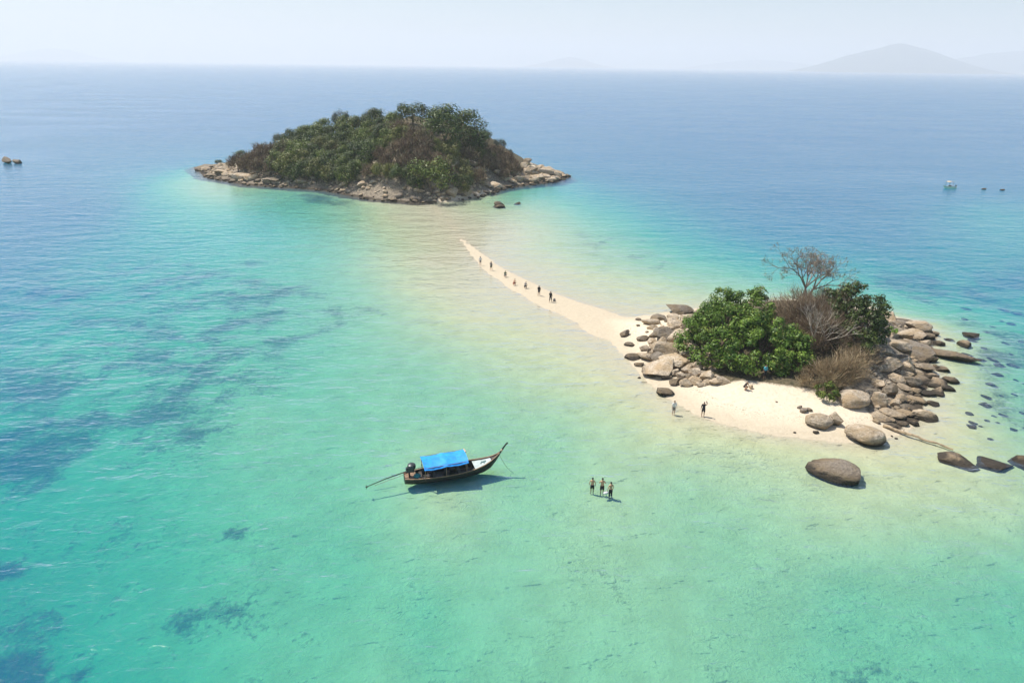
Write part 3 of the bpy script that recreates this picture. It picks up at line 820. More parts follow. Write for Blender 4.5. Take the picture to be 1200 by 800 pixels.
def branch_tree(r, base_dir, length, radius, levels, spread, taper=.68, shorten=.76, kids=(2, 3), lift=.15, flat=0.0):
    """tubes of a forking tree; returns MB and tip list"""
    mb = MB(); tips = []
    def grow(p, d, L, rad, lv):
        n = 3 if lv > 1 else 2
        pts = [p]; cur = p.copy(); dd = d.copy()
        for i in range(n):
            dd = (dd + Vector((r.gauss(0, .10), r.gauss(0, .10), r.gauss(0, .06) + lift * .3))).normalized()
            cur = cur + dd * (L / n); pts.append(cur.copy())
        mb.tube(pts, [rad * (1 - (1 - taper) * k / n) for k in range(n + 1)], 6 if lv > 3 else (4 if lv > 1 else 3), caps=False)
        if lv == 0: tips.append((cur.copy(), dd.copy())); return
        kk = r.randint(*kids)
        a0 = r.uniform(0, 6.28)
        for j in range(kk):
            a = a0 + 6.283 * j / kk + r.uniform(-.5, .5)
            ax = dd.cross(Vector((0, 0, 1)) if abs(dd.z) < .95 else Vector((1, 0, 0))).normalized()
            bx = ax.cross(dd)
            s = spread * r.uniform(.6, 1.25)
            nd = (dd * math.cos(s) + (ax * math.cos(a) + bx * math.sin(a)) * math.sin(s))
            nd.z = nd.z * (1 - flat) + lift
            grow(cur, nd.normalized(), L * shorten * r.uniform(.75, 1.2), rad * taper * r.uniform(.75, 1), lv - 1)
    grow(Vector((0, 0, -.15)), Vector(base_dir).normalized(), length, radius, levels)
    return mb, tips

# --- unit crowns for the far wood (crown radius 1, centre at height 1)
def unit_green(seed, leaf):
    r = np.random.default_rng(seed)
    n = 30
    d = r.normal(size=(n, 3)); d[:, 2] = np.abs(d[:, 2]) * 1.1 - .45; d /= np.linalg.norm(d, axis=1)[:, None]
    c = d * np.array([.74, .74, .62]) * r.uniform(.8, 1.12, n)[:, None] + np.array([0, 0, .72])
    return crown_leaves(c, r.uniform(.26, .46, n), 105, leaf, r, .24)
def unit_dry(seed):
    r = np.random.default_rng(seed)
    n = 1500
    d = r.normal(size=(n, 3)); d[:, 2] = np.abs(d[:, 2]) - .25; d /= np.linalg.norm(d, axis=1)[:, None]
    lump = .85 + .25 * np.sin(d[:, 0] * 5 + seed) * np.cos(d[:, 1] * 4.3 + seed * 2) + .1 * r.normal(size=n)
    o = d * np.array([.9, .9, .78]) * (lump * r.uniform(.25, .95, n) ** .5)[:, None] + np.array([0, 0, .62])
    V = twigs(o, d + r.normal(size=(n, 3)) * .6 + np.array([0, 0, .4]), .22, .022, r)
    return V, np.arange(len(V)).reshape(-1, 4)
def unit_trunk(seed, top=1.0):
    r = random.Random(seed)
    mb, _ = branch_tree(r, (r.uniform(-.1, .1), r.uniform(-.1, .1), 1), .36, .07, 3, .55, kids=(2, 3), lift=.2)
    return mb
def mset(mats, maker, n, s0):
    out = {}
    for m_ in mats:
        out[m_] = []
        for k in range(n):
            V, F = maker(s0 + k)
            out[m_].append(mesh_np('crown', V, F, m_))
    return out
UG = mset(['leaf_dark', 'leaf_mid', 'leaf_olive', 'leaf_hazy'], lambda s: unit_green(s, .082), 4, 100)
UD = mset(['leaf_dry'], unit_dry, 4, 200)
UT = {m_: [mesh_np('trunk', (mb := unit_trunk(300 + k)).v, mb.f, m_) for k in range(3)] for m_ in ('bark', 'grey_wood')}
def far_tree(px, py, rpx, m_, label, group=None, squash=1.0, cat='tree', name=None, x_=None, y_=None):
    s0 = 800 / 245
    rm = rpx / s0
    p = ground(px, py, rm * .72 * squash, 150, 300)
    rm = rpx / ppm(p)
    d_ = _f + _r * ((px - 600) / FPX) + _u * ((400 - py) / FPX)
    want = CAMZ + d_[2] * p[1] / d_[1] - p[2]            # how high the crown's middle has to be over the ground
    squash = min(max(squash, want / (.72 * rm)), squash * 1.9)
    dry = m_ in UD
    lab = name or ('dry_tree' if dry else 'green_tree')
    o = thing(lab, label, cat, (p[0], p[1], p[2] - .1), rr.uniform(0, 6.28), group, (rm, rm, rm * squash))
    obj('crown', rr.choice(UD[m_] if dry else UG[m_]), o)
    obj('trunk', rr.choice(UT['grey_wood' if dry else 'bark']), o)
    return o
def fill_poly(poly, n, mind, seed):
    r = random.Random(seed); out = []
    xs = [p[0] for p in poly]; ys = [p[1] for p in poly]
    for _ in range(4000):
        x, y = r.uniform(min(xs), max(xs)), r.uniform(min(ys), max(ys))
        if poly_sd(poly, np.array([x]), np.array([y]))[0] < 0: continue
        if all((x - a) ** 2 + ((y - b) * 1.25) ** 2 > mind ** 2 for a, b in out): out.append((x, y))
        if len(out) >= n: break
    return out
G1 = 'rounded mid green tree in the dense wood on the large island'
G2 = 'dark green tree in the dense wood on the large island'
G3 = 'yellowish olive tree in the dense wood on the large island'
B1 = 'leafless greyish brown tree in the dry scrub on the large island'
for k, (x, y) in enumerate(fill_poly([(322,192),(330,168),(352,158),(382,150),(420,144),(455,138),(470,150),(455,168),(440,180),(425,200),(400,209),(365,205),(335,203)], 90, 8.6, 3)):
    m_, lb = (('leaf_mid', G1), ('leaf_dark', G2), ('leaf_mid', G1), ('leaf_olive', G3), ('leaf_dark', G2))[k % 5]
    top_ = np.interp(x, [322, 352, 382, 420, 455, 470], [175, 160, 152, 146, 140, 150]); bot_ = np.interp(x, [322, 365, 400, 425, 455], [195, 203, 206, 196, 166])
    zone = 'along the skyline of the wood' if y < top_ + 9 else ('at the foot of the wood above shore rocks' if y > bot_ - 9 else 'in the middle of the dense wood')
    lb = lb.replace('in the dense wood on the large island', zone)
    far_tree(x, y, rr.uniform(9.5, 15), m_, lb, {'leaf_mid': 'mid green island trees', 'leaf_dark': 'dark green island trees', 'leaf_olive': 'olive island trees'}[m_] + ' ' + zone)
for (poly, n, d, s), where in zip([([(275,192),(300,180),(335,170),(335,200),(300,197)], 13, 9, 4), ([(430,200),(450,170),(480,155),(520,168),(562,182),(575,200),(560,214),(540,205),(470,196),(445,207)], 26, 12, 5),
                ([(560,168),(580,172),(602,188),(607,198),(592,205),(570,190)], 16, 7, 6), ([(450,150),(480,150),(500,165),(470,172)], 5, 10, 8)],
                ['in the scrub behind the island tip', 'in the brown hollow right of the green wood', 'on the slope falling to the headland', 'under the domed ridge tree']):
    for (x, y) in fill_poly(poly, n, d, s):
        if n == 26 and rr.random() < .5:
            far_tree(x, y, rr.uniform(9, 14), 'leaf_olive', 'olive green tree among the brown trees in the hollow beside the wood', 'olive trees of the brown hollow')
            continue
        far_tree(x, y, rr.uniform(10, 15) if n != 16 else rr.uniform(8, 12), 'leaf_dry', 'leafless brown tree ' + where, 'dry trees ' + where)
for (px, py, rp, m_, lb, sq) in [(505,206,27,'leaf_mid','broad green thicket tree just above the white boulders of the large island',.8),(470,203,15,'leaf_dark','dark green tree left of the broad thicket tree on the large island',.9),
        (541,214,13,'leaf_dark','dark green bush above the grey sloping boulder on the large island',.9),(486,214,11,'leaf_dark','small dark bush at the foot of the broad thicket tree',.9),
        (483,134,20,'leaf_dark','domed dark tree standing highest on the ridge of the large island',.8),(520,148,28,'leaf_dark','wide dark tree right of the domed ridge tree',.85),
        (547,152,27,'leaf_dark','wide dark tree where the ridge starts to fall towards the headland',.85),(556,170,15,'leaf_dark','dark tree on the slope below the falling ridge',.9),(498,164,13,'leaf_olive','olive tree below the domed ridge tree',.9),
        (530,172,12,'leaf_mid','green tree among brown scrub under the wide dark trees',.9),(329,164,10,'leaf_hazy','feathery grey green tree at the left end of the green wood',1.0),(357,156,7,'leaf_hazy','small feathery tree poking above the left of the wood',1.0),
        (400,143,11,'leaf_hazy','feathery tree poking above the middle of the wood',.9),(437,137,9,'leaf_hazy','tall feathery tree poking above the right of the wood',1.1),(427,141,5,'leaf_hazy','thin feathery tree next to the tall feathery tree',1.2),
        (283,183,9,'leaf_dark','dark round tree alone in brown scrub near the island tip',.9),(585,170,8,'leaf_hazy','pale feathery tree alone above the headland slope',1.2),(596,180,6,'leaf_hazy','small dark feathery tree beside the pale feathery tree',1.1),
        (508,140,12,'leaf_mid','green tree between the domed ridge tree and the wide dark tree',.85),(462,142,12,'leaf_mid','green tree tucked left under the domed ridge tree',.9),(565,160,12,'leaf_dark','dark tree at the falling end of the ridge',.9),(575,185,8,'leaf_olive','olive bush low on the headland slope',.9),(335,182,9,'leaf_olive','olive tree at the left foot of the green wood',1.0),(330,195,9,'leaf_mid','green bush above the slabs at the left foot of the wood',.9),
        (256,190,5,'leaf_dark','tiny dark bush on the rocks of the island tip',.8),(388,195,15,'leaf_dark','large dark tree at the foot of the green wood',.95),(545,222,8,'leaf_olive','low olive bush over the white rounded boulder',.8)]:
    far_tree(px, py, rp, m_, lb, None, sq, 'bush' if 'bush' in lb else 'tree', 'green_bush' if 'bush' in lb else None)

# --- near islet
def dome_tree(name, label, cat, lobes, material, leaf, per, seed, trunk_r=.28, clump=(.55, .95), dens=2.6, twiggy=0):
    """lobes: (x, y, zbase, rx, ry, h) in the world; crown of leaf clumps over domes, stems beneath"""
    r = np.random.default_rng(seed)
    x0, y0 = lobes[0][0], lobes[0][1]; z0 = hz(x0, y0)
    root = thing(name, label, cat, (x0, y0, z0))
    cl, rd = [], []
    for (x, y, zb, rx, ry, h) in lobes:
        n = int(dens * (rx * ry + h * (rx + ry)))
        k = 0
        while k < n:
            d = r.normal(size=3); d /= np.linalg.norm(d)
            if d[2] < -.25: continue
            wob = 1 + .13 * math.sin(4 * d[0] + seed) + .10 * math.cos(5 * d[1] + 2 * d[2] + seed) + .07 * math.sin(11 * d[0] + 9 * d[2]) + r.uniform(-.2, .09)
            q = np.array([x + d[0] * rx * wob, y + d[1] * ry * wob, zb + .25 * h + d[2] * h * .75 * wob])
            inside = False
            for (a, b, c, ax, ay, ah) in lobes:
                e = ((q[0] - a) / ax) ** 2 + ((q[1] - b) / ay) ** 2 + ((q[2] - c - .25 * ah) / (ah * .75)) ** 2
                if e < .55: inside = True
            if not inside: cl.append(q - np.array([x0, y0, z0])); rd.append(r.uniform(*clump))
            k += 1
    if twiggy:
        o, dd = [], []
        for c, q in zip(cl, rd):
            n = int(per * r.uniform(.6, 1.4)); d = r.normal(size=(n, 3)); d /= np.linalg.norm(d, axis=1)[:, None]
            o.append(c * r.uniform(.55, 1.0, n)[:, None] + d * q * r.uniform(.2, .9, n)[:, None]); dd.append(d * .8 + r.normal(size=(n, 3)) * .3 + np.array([0, 0, .7]) + c / (np.linalg.norm(c) + .1) * .6)
        V = twigs(np.concatenate(o), np.concatenate(dd), leaf, twiggy, r); F = np.arange(len(V)).reshape(-1, 4)
    else:
        V, F = crown_leaves(cl, rd, per, leaf, r)
    obj('crown', mesh_np('crown', V, F, material), root)
    rp = random.Random(seed)
    for (x, y, zb, rx, ry, h) in lobes:
        for j in range(3):
            mb = MB()
            a = rp.uniform(0, 6.28); bx, by = x + .18 * rx * math.cos(a), y + .18 * ry * math.sin(a)
            p0 = Vector((bx - x0, by - y0, hz(bx, by) - .2 - z0))
            m2, _ = branch_tree(rp, (math.cos(a) * .35, math.sin(a) * .35, 1), h * .3, trunk_r, 3, .6, lift=.2)
            mb.add([Vector(v) + p0 for v in m2.v], m2.f)
            mb.build('trunk', 'bark', root)
    return root
def lobe(px, py, rx, ry, h, back=0.0, zb=None):
    p = ground(px, py); y = p[1] + back
    x = p[0] * y / p[1]
    return (x, y, hz(x, y) if zb is None else zb, rx, ry, h)
dome_tree('leafy_tree', 'broad bright green leafy tree spreading over the rock heap and beach', 'tree',
          [lobe(842, 436, 4.2, 4.3, 6.2, 4.5), lobe(877, 441, 4.3, 4.2, 4.9, 4.0), lobe(907, 440, 3.2, 3.4, 3.4, 3.6), lobe(855, 430, 3.7, 3.4, 6.0, 7.0)], 'leaf_bright', .25, 115, 11, .3, (.45, 1.0), 2.5)
dome_tree('dark_bush', 'dark green bush crowning the islet behind the brown brush', 'bush',
          [lobe(1000, 408, 2.8, 3.2, 4.7, 3.0), lobe(984, 395, 2.6, 2.6, 4.3, 4.0), lobe(1010, 412, 2.0, 2.2, 3.4, 2.0), lobe(995, 418, 2.2, 2.2, 3.2, 2.0)], 'leaf_dark', .28, 60, 12, .16, (.45, .75))
dome_tree('brown_brush', 'brown dried brush thicket between the leafy green tree and dark bush', 'bush',
          [lobe(965, 424, 4.2, 3.4, 3.4, 4.0), lobe(922, 406, 3.9, 3.2, 3.1, 5.5), lobe(952, 400, 4.0, 3.0, 3.4, 5.0), lobe(944, 425, 3.0, 2.6, 2.4, 2.5)], 'leaf_dry', .75, 90, 13, .12, (.5, .9), 2.2, .022)
dome_tree('dry_bush', 'straw coloured dry bush on the beach edge below the brown brush', 'bush',
          [lobe(962, 464, 3.0, 2.2, 2.9, 1.8), lobe(988, 456, 2.8, 2.2, 3.0, 1.8), lobe(1006, 440, 2.0, 1.8, 2.2, 1.5)], 'leaf_straw', .6, 95, 14, .06, (.35, .6), 3.0, .016)
dome_tree('green_shrub', 'small green shrub growing out of the straw coloured dry bush', 'shrub', [lobe(968, 470, 1.15, .9, 1.8, .5)], 'leaf_mid', .2, 40, 15, .05, (.22, .36), 8)
dome_tree('green_tuft', 'small bright green tuft alone among the brown shore rocks', 'shrub', [lobe(1044, 393, .65, .55, .95, .2)], 'leaf_bright', .2, 36, 16, .04, (.18, .28), 12)
dome_tree('brown_brush', 'low brown scrub under the dark bush towards the rugged shore', 'bush', [lobe(1003, 428, 2.6, 2.0, 1.6, 1.0)], 'leaf_dry', .5, 60, 17, .05, (.35, .6), 3.0, .018)

def bare_tree(name, label, px, py, back, seed, stems, length, radius, levels, spread, material, leafy=0, **kw):
    p = ground(px, py); y = p[1] + back; x = p[0] * y / p[1]; z = hz(x, y)
    root = thing(name, label, 'tree', (x, y, z))
    r = random.Random(seed); mb = MB(); tips = []
    for s in range(stems):
        a = 6.283 * s / max(stems, 1) + r.uniform(-.4, .4); lean = .35 if stems > 3 else .16
        m2, tp = branch_tree(r, (math.cos(a) * lean, math.sin(a) * lean, 1), length, radius, levels, spread, **kw)
        mb.add(m2.v, m2.f); tips += tp
    mb.build('branches', material, root)
    if leafy:
        rn = np.random.default_rng(seed)
        o, d = [], []
        for (t_, dd) in tips:
            n = 4
            o.append(np.repeat([np.array(t_)], n, 0)); d.append(np.repeat([np.array(dd)], n, 0) + rn.normal(size=(n, 3)) * .55)
        V = twigs(np.concatenate(o), np.concatenate(d), .45, .017, rn)
        obj('twigs', mesh_np('twigs', V, np.arange(len(V)).reshape(-1, 4), material), root)
        sel = [np.array(t_) for t_, _ in tips if r.random() < leafy]
        if sel:
            c = np.concatenate([s_ + rn.normal(size=(3, 3)) * .15 for s_ in sel]); V = quads(c, rn.normal(size=(len(c), 3)), rn.uniform(.1, .22, len(c)), rn)
            obj('withered_leaves', mesh_np('withered_leaves', V, np.arange(len(V)).reshape(-1, 4), 'leaf_dry'), root)
    return root
bare_tree('bare_tree', 'tall leafless tree with fan shaped crown on top of the islet', 936, 384, 5.0, 23, 3, 2.4, .17, 6, .50, 'grey_wood', .6, shorten=.73, lift=.0, kids=(2, 3), taper=.74)
bare_tree('bare_tree', 'pale bleached leafless tree with several stems in the brown brush', 955, 402, -1.2, 9, 5, 1.7, .10, 4, .50, 'bare_wood', .0, shorten=.78, lift=.10)
bare_tree('bare_tree', 'thin pale sapling behind the leafy green tree', 890, 352, .0, 12, 2, .9, .05, 3, .5, 'bare_wood', .3)

# ================================================================== BOATS
plain('hull_black', (.014, .013, .014), .45, .4, 3)
plain('plank_brown', (.045, .035, .028), .7, .4, 4)
plain('rubbed_wood', (.24, .15, .09), .65, .3, 5)
plain('deck_white', (.42, .48, .47), .55, .12, 3)
plain('tarp_blue', (.014, .29, .78), .6, .22, 2.5)
plain('engine_grey', (.045, .05, .055), .4, .3, 8, .3)
plain('steel', (.05, .045, .04), .45, .3, 8, .7)
plain('teal_cloth', (.03, .20, .20), .8, .25, 5)
plain('rope', (.30, .26, .18), .9, .2, 8)
plain('boat_white', (.72, .73, .70), .45, .08, 3)
plain('tan_cloth', (.55, .42, .27), .85, .2, 5)

def longtail_boat():
    S, Bw = at(474, 563.5), at(574, 547.5)        # stern and forefoot at the waterline
    ax = Bw - S; LW = np.linalg.norm(ax); yaw = math.atan2(ax[1], ax[0])
    root = thing('longtail_boat', 'dark wooden longtail boat with blue canopy anchored in turquoise shallows', 'boat', (S[0], S[1], -.08), yaw)
    L = LW * 1.12
    st = np.array([0, .06, .15, .3, .45, .6, .72, .82, .90, .96, 1.0])
    hb = np.array([.50, .66, .82, .98, 1.03, .98, .84, .62, .37, .16, .05])
    shr = np.array([.56, .55, .54, .55, .56, .59, .67, .80, 1.00, 1.26, 1.52])
    kel = np.array([-.12, -.2, -.25, -.28, -.28, -.28, -.25, -.16, .12, .70, 1.25])
    ss = np.linspace(0, 1, 30)
    B, Sh, Ke = (np.interp(ss, st, a) for a in (hb, shr, kel))
    def section(i, inset=0.0, n=7):
        pts = []
        for k in range(2 * n + 1):
            u = (k - n) / n                        # -1 port rail .. 0 keel .. 1 starboard rail
            w = abs(u)
            y = (B[i] - inset) * math.copysign(math.sin(w * math.pi / 2) ** .72, u) if w else 0
            z = Ke[i] + inset * (1 - w) + (Sh[i] - Ke[i] - inset * (1 - w)) * (w ** 1.9)
            pts.append((ss[i] * L, y * (1 + .0), z))
        return pts
    mb = MB()
    mb.loft([section(i) for i in range(30)], close=False)
    # transom
    r0 = section(0); mb.add(r0, [tuple(range(len(r0)))])
    inner = [[(p[0], p[1], p[2] - (.004 if k in (0, 14) else 0)) for k, p in enumerate(section(i, min(.05, B[i] * .5)))] for i in range(30)]
    m2 = MB(); m2.loft(inner, close=False)
    mb.build('hull', 'hull_black', root, True)
    m2.build('inner_planking', 'plank_brown', root, True)
    # rails
    for sgn in (-1, 1):
        g = MB()
        rings = []
        for i in range(30):
            x, y, z = ss[i] * L, sgn * B[i], Sh[i]
            rings.append([(x, y + sgn * .035, z - .03), (x, y + sgn * .035, z + .035), (x, y - sgn * .06, z + .035), (x, y - sgn * .06, z - .03)])
        g.loft(rings); g.build('gunwale', 'rubbed_wood', root)
        g = MB(); rings = []
        for i in range(2, 28):
            x, y, z = ss[i] * L, sgn * B[i] * .985, Sh[i] - .17
            rings.append([(x, y, z - .035), (x, y + sgn * .035, z - .03), (x, y + sgn * .035, z + .03), (x, y, z + .035)])
        g.loft(rings); g.build('rub_strake', 'hull_black', root)
    # floor boards, each its own piece
    for k, y in enumerate(np.linspace(-.5, .5, 6)):
        f = MB(); f.box((L * .40, y, .02 + .004 * (k % 2)), (L * .62, .155, .03)); f.build('floor_board', 'plank_brown', root)
    # thwarts
    for s_ in (.17, .30, .43, .56, .655):
        b = float(np.interp(s_, st, hb)); f = MB(); f.box((s_ * L, 0, .36), (.26, 2 * b * .93, .045)); f.build('bench_plank', 'plank_brown', root)
    # stern deck
    i0 = 0; f = MB()
    f.loft([[(x, -np.interp(x / L, st, hb) * .93, .50), (x, np.interp(x / L, st, hb) * .93, .50), (x, np.interp(x / L, st, hb) * .93, .46), (x, -np.interp(x / L, st, hb) * .93, .46)] for x in np.linspace(.05, L * .12, 5)])
    f.build('stern_deck', 'rubbed_wood', root)
    # bow deck
    f = MB()
    f.loft([[(x, -np.interp(x / L, st, hb) * .9, np.interp(x / L, st, shr) - .10), (x, np.interp(x / L, st, hb) * .9, np.interp(x / L, st, shr) - .10), (x, np.interp(x / L, st, hb) * .9, np.interp(x / L, st, shr) - .15), (x, -np.interp(x / L, st, hb) * .9, np.interp(x / L, st, shr) - .15)] for x in np.linspace(L * .72, L * .905, 8)])
    bd = f.build('bow_deck', 'deck_white', root)
    f = MB(); f.tube([(L * .79, -.1, np.interp(.79, st, shr) - .04), (L * .81, .16, np.interp(.81, st, shr) - .04), (L * .83, -.12, np.interp(.83, st, shr) - .03), (L * .85, .08, np.interp(.85, st, shr) - .04), (L * .82, .02, np.interp(.82, st, shr) + .02)], .035, 6)
    f.build('rope_coil', 'teal_cloth', bd)
    f = MB()
    f.loft([[(x, -np.interp(x / L, st, hb) * .88, np.interp(x / L, st, shr) - .07), (x, np.interp(x / L, st, hb) * .88, np.interp(x / L, st, shr) - .07), (x, np.interp(x / L, st, hb) * .88, np.interp(x / L, st, shr) - .12), (x, -np.interp(x / L, st, hb) * .88, np.interp(x / L, st, shr) - .12)] for x in np.linspace(L * .91, L * .985, 4)])
    f.build('fore_grating', 'plank_brown', root)
    # stem post
    f = MB(); f.tube([(L * .94, 0, .6), (L * .975, 0, 1.15), (L * 1.005, 0, 1.52), (L * 1.035, 0, 1.88), (L * 1.062, 0, 2.22), (L * 1.085, 0, 2.40)], [.09, .10, .09, .08, .07, .085], 6)
    sp = f.build('stem_post', 'hull_black', root, True)
    f = MB(); f.tube([(L * 1.016, 0, 1.64), (L * 1.028, 0, 1.80)], .105, 8); f.build('ribbon', 'tan_cloth', sp)
    # canopy
    x0, x1, cw, cz = L * .185, L * .635, 1.16, 1.66
    nx_, ny_ = 20, 12
    V = []; F = []
    for i in range(nx_ + 1):
        for j in range(ny_ + 1):
            u, v = i / nx_, j / ny_ * 2 - 1
            zz = cz + .20 * (1 - v * v) + .10 * u - .075 * abs(math.sin(u * math.pi * 2)) + .012 * math.sin(u * 31 + v * 7) + .01 * math.sin(v * 17 + u * 11) - (.10 if abs(v) == 1 else 0)
            V.append((x0 + (x1 - x0) * u, cw * v, zz))
    k = len(V); V += [(x, y, z - .02) for x, y, z in V]
    w = ny_ + 1
    for i in range(nx_):
        for j in range(ny_):
            a = i * w + j; F.append((a, a + w, a + w + 1, a + 1)); F.append((k + a, k + a + 1, k + a + w + 1, k + a + w))
    for i in range(nx_):
        for j in (0, ny_):
            a = i * w + j; F.append((a, a + w, k + a + w, k + a))
    for j in range(ny_):
        for i in (0, nx_):
            a = i * w + j; F.append((a, a + 1, k + a + 1, k + a))
    mb = MB(); mb.add(V, F); can = mb.build('canopy', 'tarp_blue', root, False)
    can.data.polygons.foreach_set('use_smooth', np.ones(len(can.data.polygons), bool)); can.data.set_sharp_from_angle(angle=R(50))
    for s_ in (x0 + .12, (x0 + x1) / 2, x1 - .12):
        b = float(np.interp(s_ / L, st, hb)); zt = float(np.interp(s_ / L, st, shr))
        for sg in (-1, 1):
            f = MB(); f.tube([(s_, sg * b * .96, zt - .25), (s_, sg * 1.0, cz - .02)], .03, 6); f.build('canopy_post', 'rubbed_wood', root)
        f = MB(); f.tube([(s_, -1.0, cz), (s_, -.5, cz + .13), (s_, 0, cz + .165), (s_, .5, cz + .13), (s_, 1.0, cz)], .022, 5); f.build('canopy_hoop', 'rubbed_wood', root)
    for sg in (-1, 1):
        f = MB(); f.tube([(x0 + .05, sg * 1.02, cz - .0), (x1 - .05, sg * 1.02, cz + .08)], .022, 5); f.build('canopy_rail', 'rubbed_wood', root)
    # rolled side curtain on the front edge, cargo under the canopy
    f = MB(); f.tube([(x1 + .06, .2, cz + .28), (x1 + .08, .95, cz + .16)], .07, 8); f.build('rolled_mat', 'tan_cloth', root)
    for (x, y, sz) in ((.24, -.4, (.5, .4, .35)), (.27, .3, (.4, .5, .3)), (.50, .35, (.5, .35, .25))):
        f = MB(); f.box((L * x, y, .2 + sz[2] / 2), sz, (0, 0, .3), .92); f.build('crate', 'plank_brown', root)
    f = MB(); f.loft([[(L * .125 + .34 * math.cos(a) * q, -.28 + .3 * math.sin(a) * q, z_) for a in np.linspace(0, 6.283, 9)[:-1]] for q, z_ in ((.9, .52), (1.05, .6), (.8, .72), (.3, .78))])
    f.build('teal_bundle', 'teal_cloth', root, True)
    # flag pole at the stern corner of the canopy
    f = MB(); f.tube([(L * .17, -.75, .5), (L * .168, -.78, 1.9)], [.03, .022], 6); f.tube([(L * .168, -.78, 1.9), (L * .166, -.78, 2.02)], .05, 6); f.build('stern_pole', 'hull_black', root)
    # engine on its pivot with air cleaner, tiller and long shaft
    ex = .40
    f = MB(); f.box((ex + .05, 0, .68), (.12, .3, .45)); f.tube([(ex + .05, 0, .85), (ex + .05, 0, 1.02)], .06, 8)
    en = f.build('engine_mount', 'steel', root)
    f = MB()
    f.box((ex + .15, 0, 1.12), (.75, .36, .3), (0, .12, 0), .9); f.box((ex - .08, 0, 1.30), (.3, .3, .2), (0, .12, 0), .85)
    eng = f.build('engine', 'engine_grey', root)
    f = MB(); f.loft([[(ex + .28 + math.cos(a) * q, math.sin(a) * q, z_) for a in np.linspace(0, 6.283, 15)[:-1]] for q, z_ in ((.24, 1.26), (.36, 1.34), (.38, 1.5), (.34, 1.66), (.2, 1.74), (.05, 1.76))])
    f.build('air_cleaner', 'engine_grey', eng, True)
    f = MB(); f.tube([(ex + .5, .05, 1.1), (ex + 1.0, .12, 1.12), (ex + 1.5, .15, 1.2)], .022, 6); f.build('tiller', 'steel', eng)
    P = at(430, 570.5); dx, dy = P[0] - S[0], P[1] - S[1]
    lx = dx * math.cos(-yaw) - dy * math.sin(-yaw); ly = dx * math.sin(-yaw) + dy * math.cos(-yaw)
    f = MB(); f.tube([(ex - .1, 0, 1.05), (lx * .5, ly * .5, .62), (lx, ly, .12)], [.055, .045, .035], 7); f.tube([(-.1, 0, .74), (lx * .8, ly * .8, .12)], [.02, .02], 5)
    sh = f.build('drive_shaft', 'steel', root)
    f = MB(); f.tube([(lx + .1, ly, .12), (lx - .12, ly, .10)], [.06, .04], 7)
    for a in (.3, 2.4, 4.5):
        f.box((lx - .05, ly + .12 * math.cos(a), .11 + .12 * math.sin(a)), (.025, .16, .09), (a, .5, 0))
    f.build('propeller', 'steel', sh)
    # anchor rope from the bow down to the bed
    q0 = Vector((L * .99, 0, 1.4)); e = Vector((L * 1.03 + 1.1, -.2, hz(*(S[:2] + ax[:2] / LW * (L * 1.03 + 1.1))) + .02))
    f = MB(); f.tube([q0.lerp(e, k / 8) - Vector((0, 0, .35 * math.sin(k / 8 * math.pi))) for k in range(9)], .018, 5); f.build('anchor_rope', 'rope', root)
longtail_boat()

def skiff():
    p = at(1112, 220.5)
    root = thing('skiff', 'small white motor skiff with pale sunshade anchored in open blue water', 'boat', (p[0], p[1], 0), R(8))
    L = 4.3
    st = [0, .25, .55, .8, 1]; hb = [.72, .85, .85, .55, .05]; sh = [.6, .58, .6, .72, .95]; ke = [-.15, -.2, -.2, -.05, .55]
    mb = MB(); rings = []
    for s_ in np.linspace(0, 1, 14):
        b, z1, z0 = (float(np.interp(s_, st, a)) for a in (hb, sh, ke)); x = (.5 - s_) * L
        rings.append([(x, -b, z1), (x, -b * .8, z0 + .15), (x, 0, z0), (x, b * .8, z0 + .15), (x, b, z1), (x, b * .86, z1), (x, b * .7, z0 + .3), (x, -b * .7, z0 + .3), (x, -b * .86, z1)])
    mb.loft(rings); mb.build('hull', 'boat_white', root, True)
    f = MB(); f.loft([[(x, -.75, z), (x, .75, z), (x, .75, z - .05), (x, -.75, z - .05)] for x, z in ((-.9, 2.0), (-.3, 2.12), (.3, 2.12), (.75, 2.02))]); f.build('sunshade', 'tan_cloth', root)
    for x in (-.8, .65):
        for y in (-.7, .7):
            f = MB(); f.tube([(x, y, .5), (x, y, 2.02)], .03, 5); f.build('post', 'steel', root)
    f = MB(); f.box((L * .5 - .02 + .12, 0, .6), (.3, .3, .7), None, .8); f.build('outboard', 'engine_grey', root)
    f = MB(); f.box((.2, 0, .6), (.6, .7, .5), None, .85); f.build('console', 'hull_black', root)
    f = MB(); f.box((-1.0, 0, .45), (.3, 1.1, .06)); f.build('bench', 'plank_brown', root)
skiff()

# ================================================================== PEOPLE
def skin_mat(name, col): plain(name, col, .55, .08, 12)
skin_mat('skin_tan', (.52, .31, .18)); skin_mat('skin_brown', (.30, .165, .095)); skin_mat('skin_pale', (.55, .36, .25))
plain('hair_black', (.012, .010, .009), .6, .2, 20); plain('hair_brown', (.08, .045, .025), .6, .2, 20)
plain('cloth_black', (.02, .02, .024), .85, .2, 10); plain('cloth_navy', (.03, .035, .08), .85, .2, 10); plain('cloth_white', (.70, .70, .68), .85, .08, 10)
plain('cloth_teal', (.10, .42, .50), .85, .12, 10); plain('cloth_red', (.30, .08, .05), .85, .2, 10); plain('cloth_grey', (.22, .20, .19), .85, .2, 10); plain('cloth_green', (.06, .09, .05), .85, .2, 10)

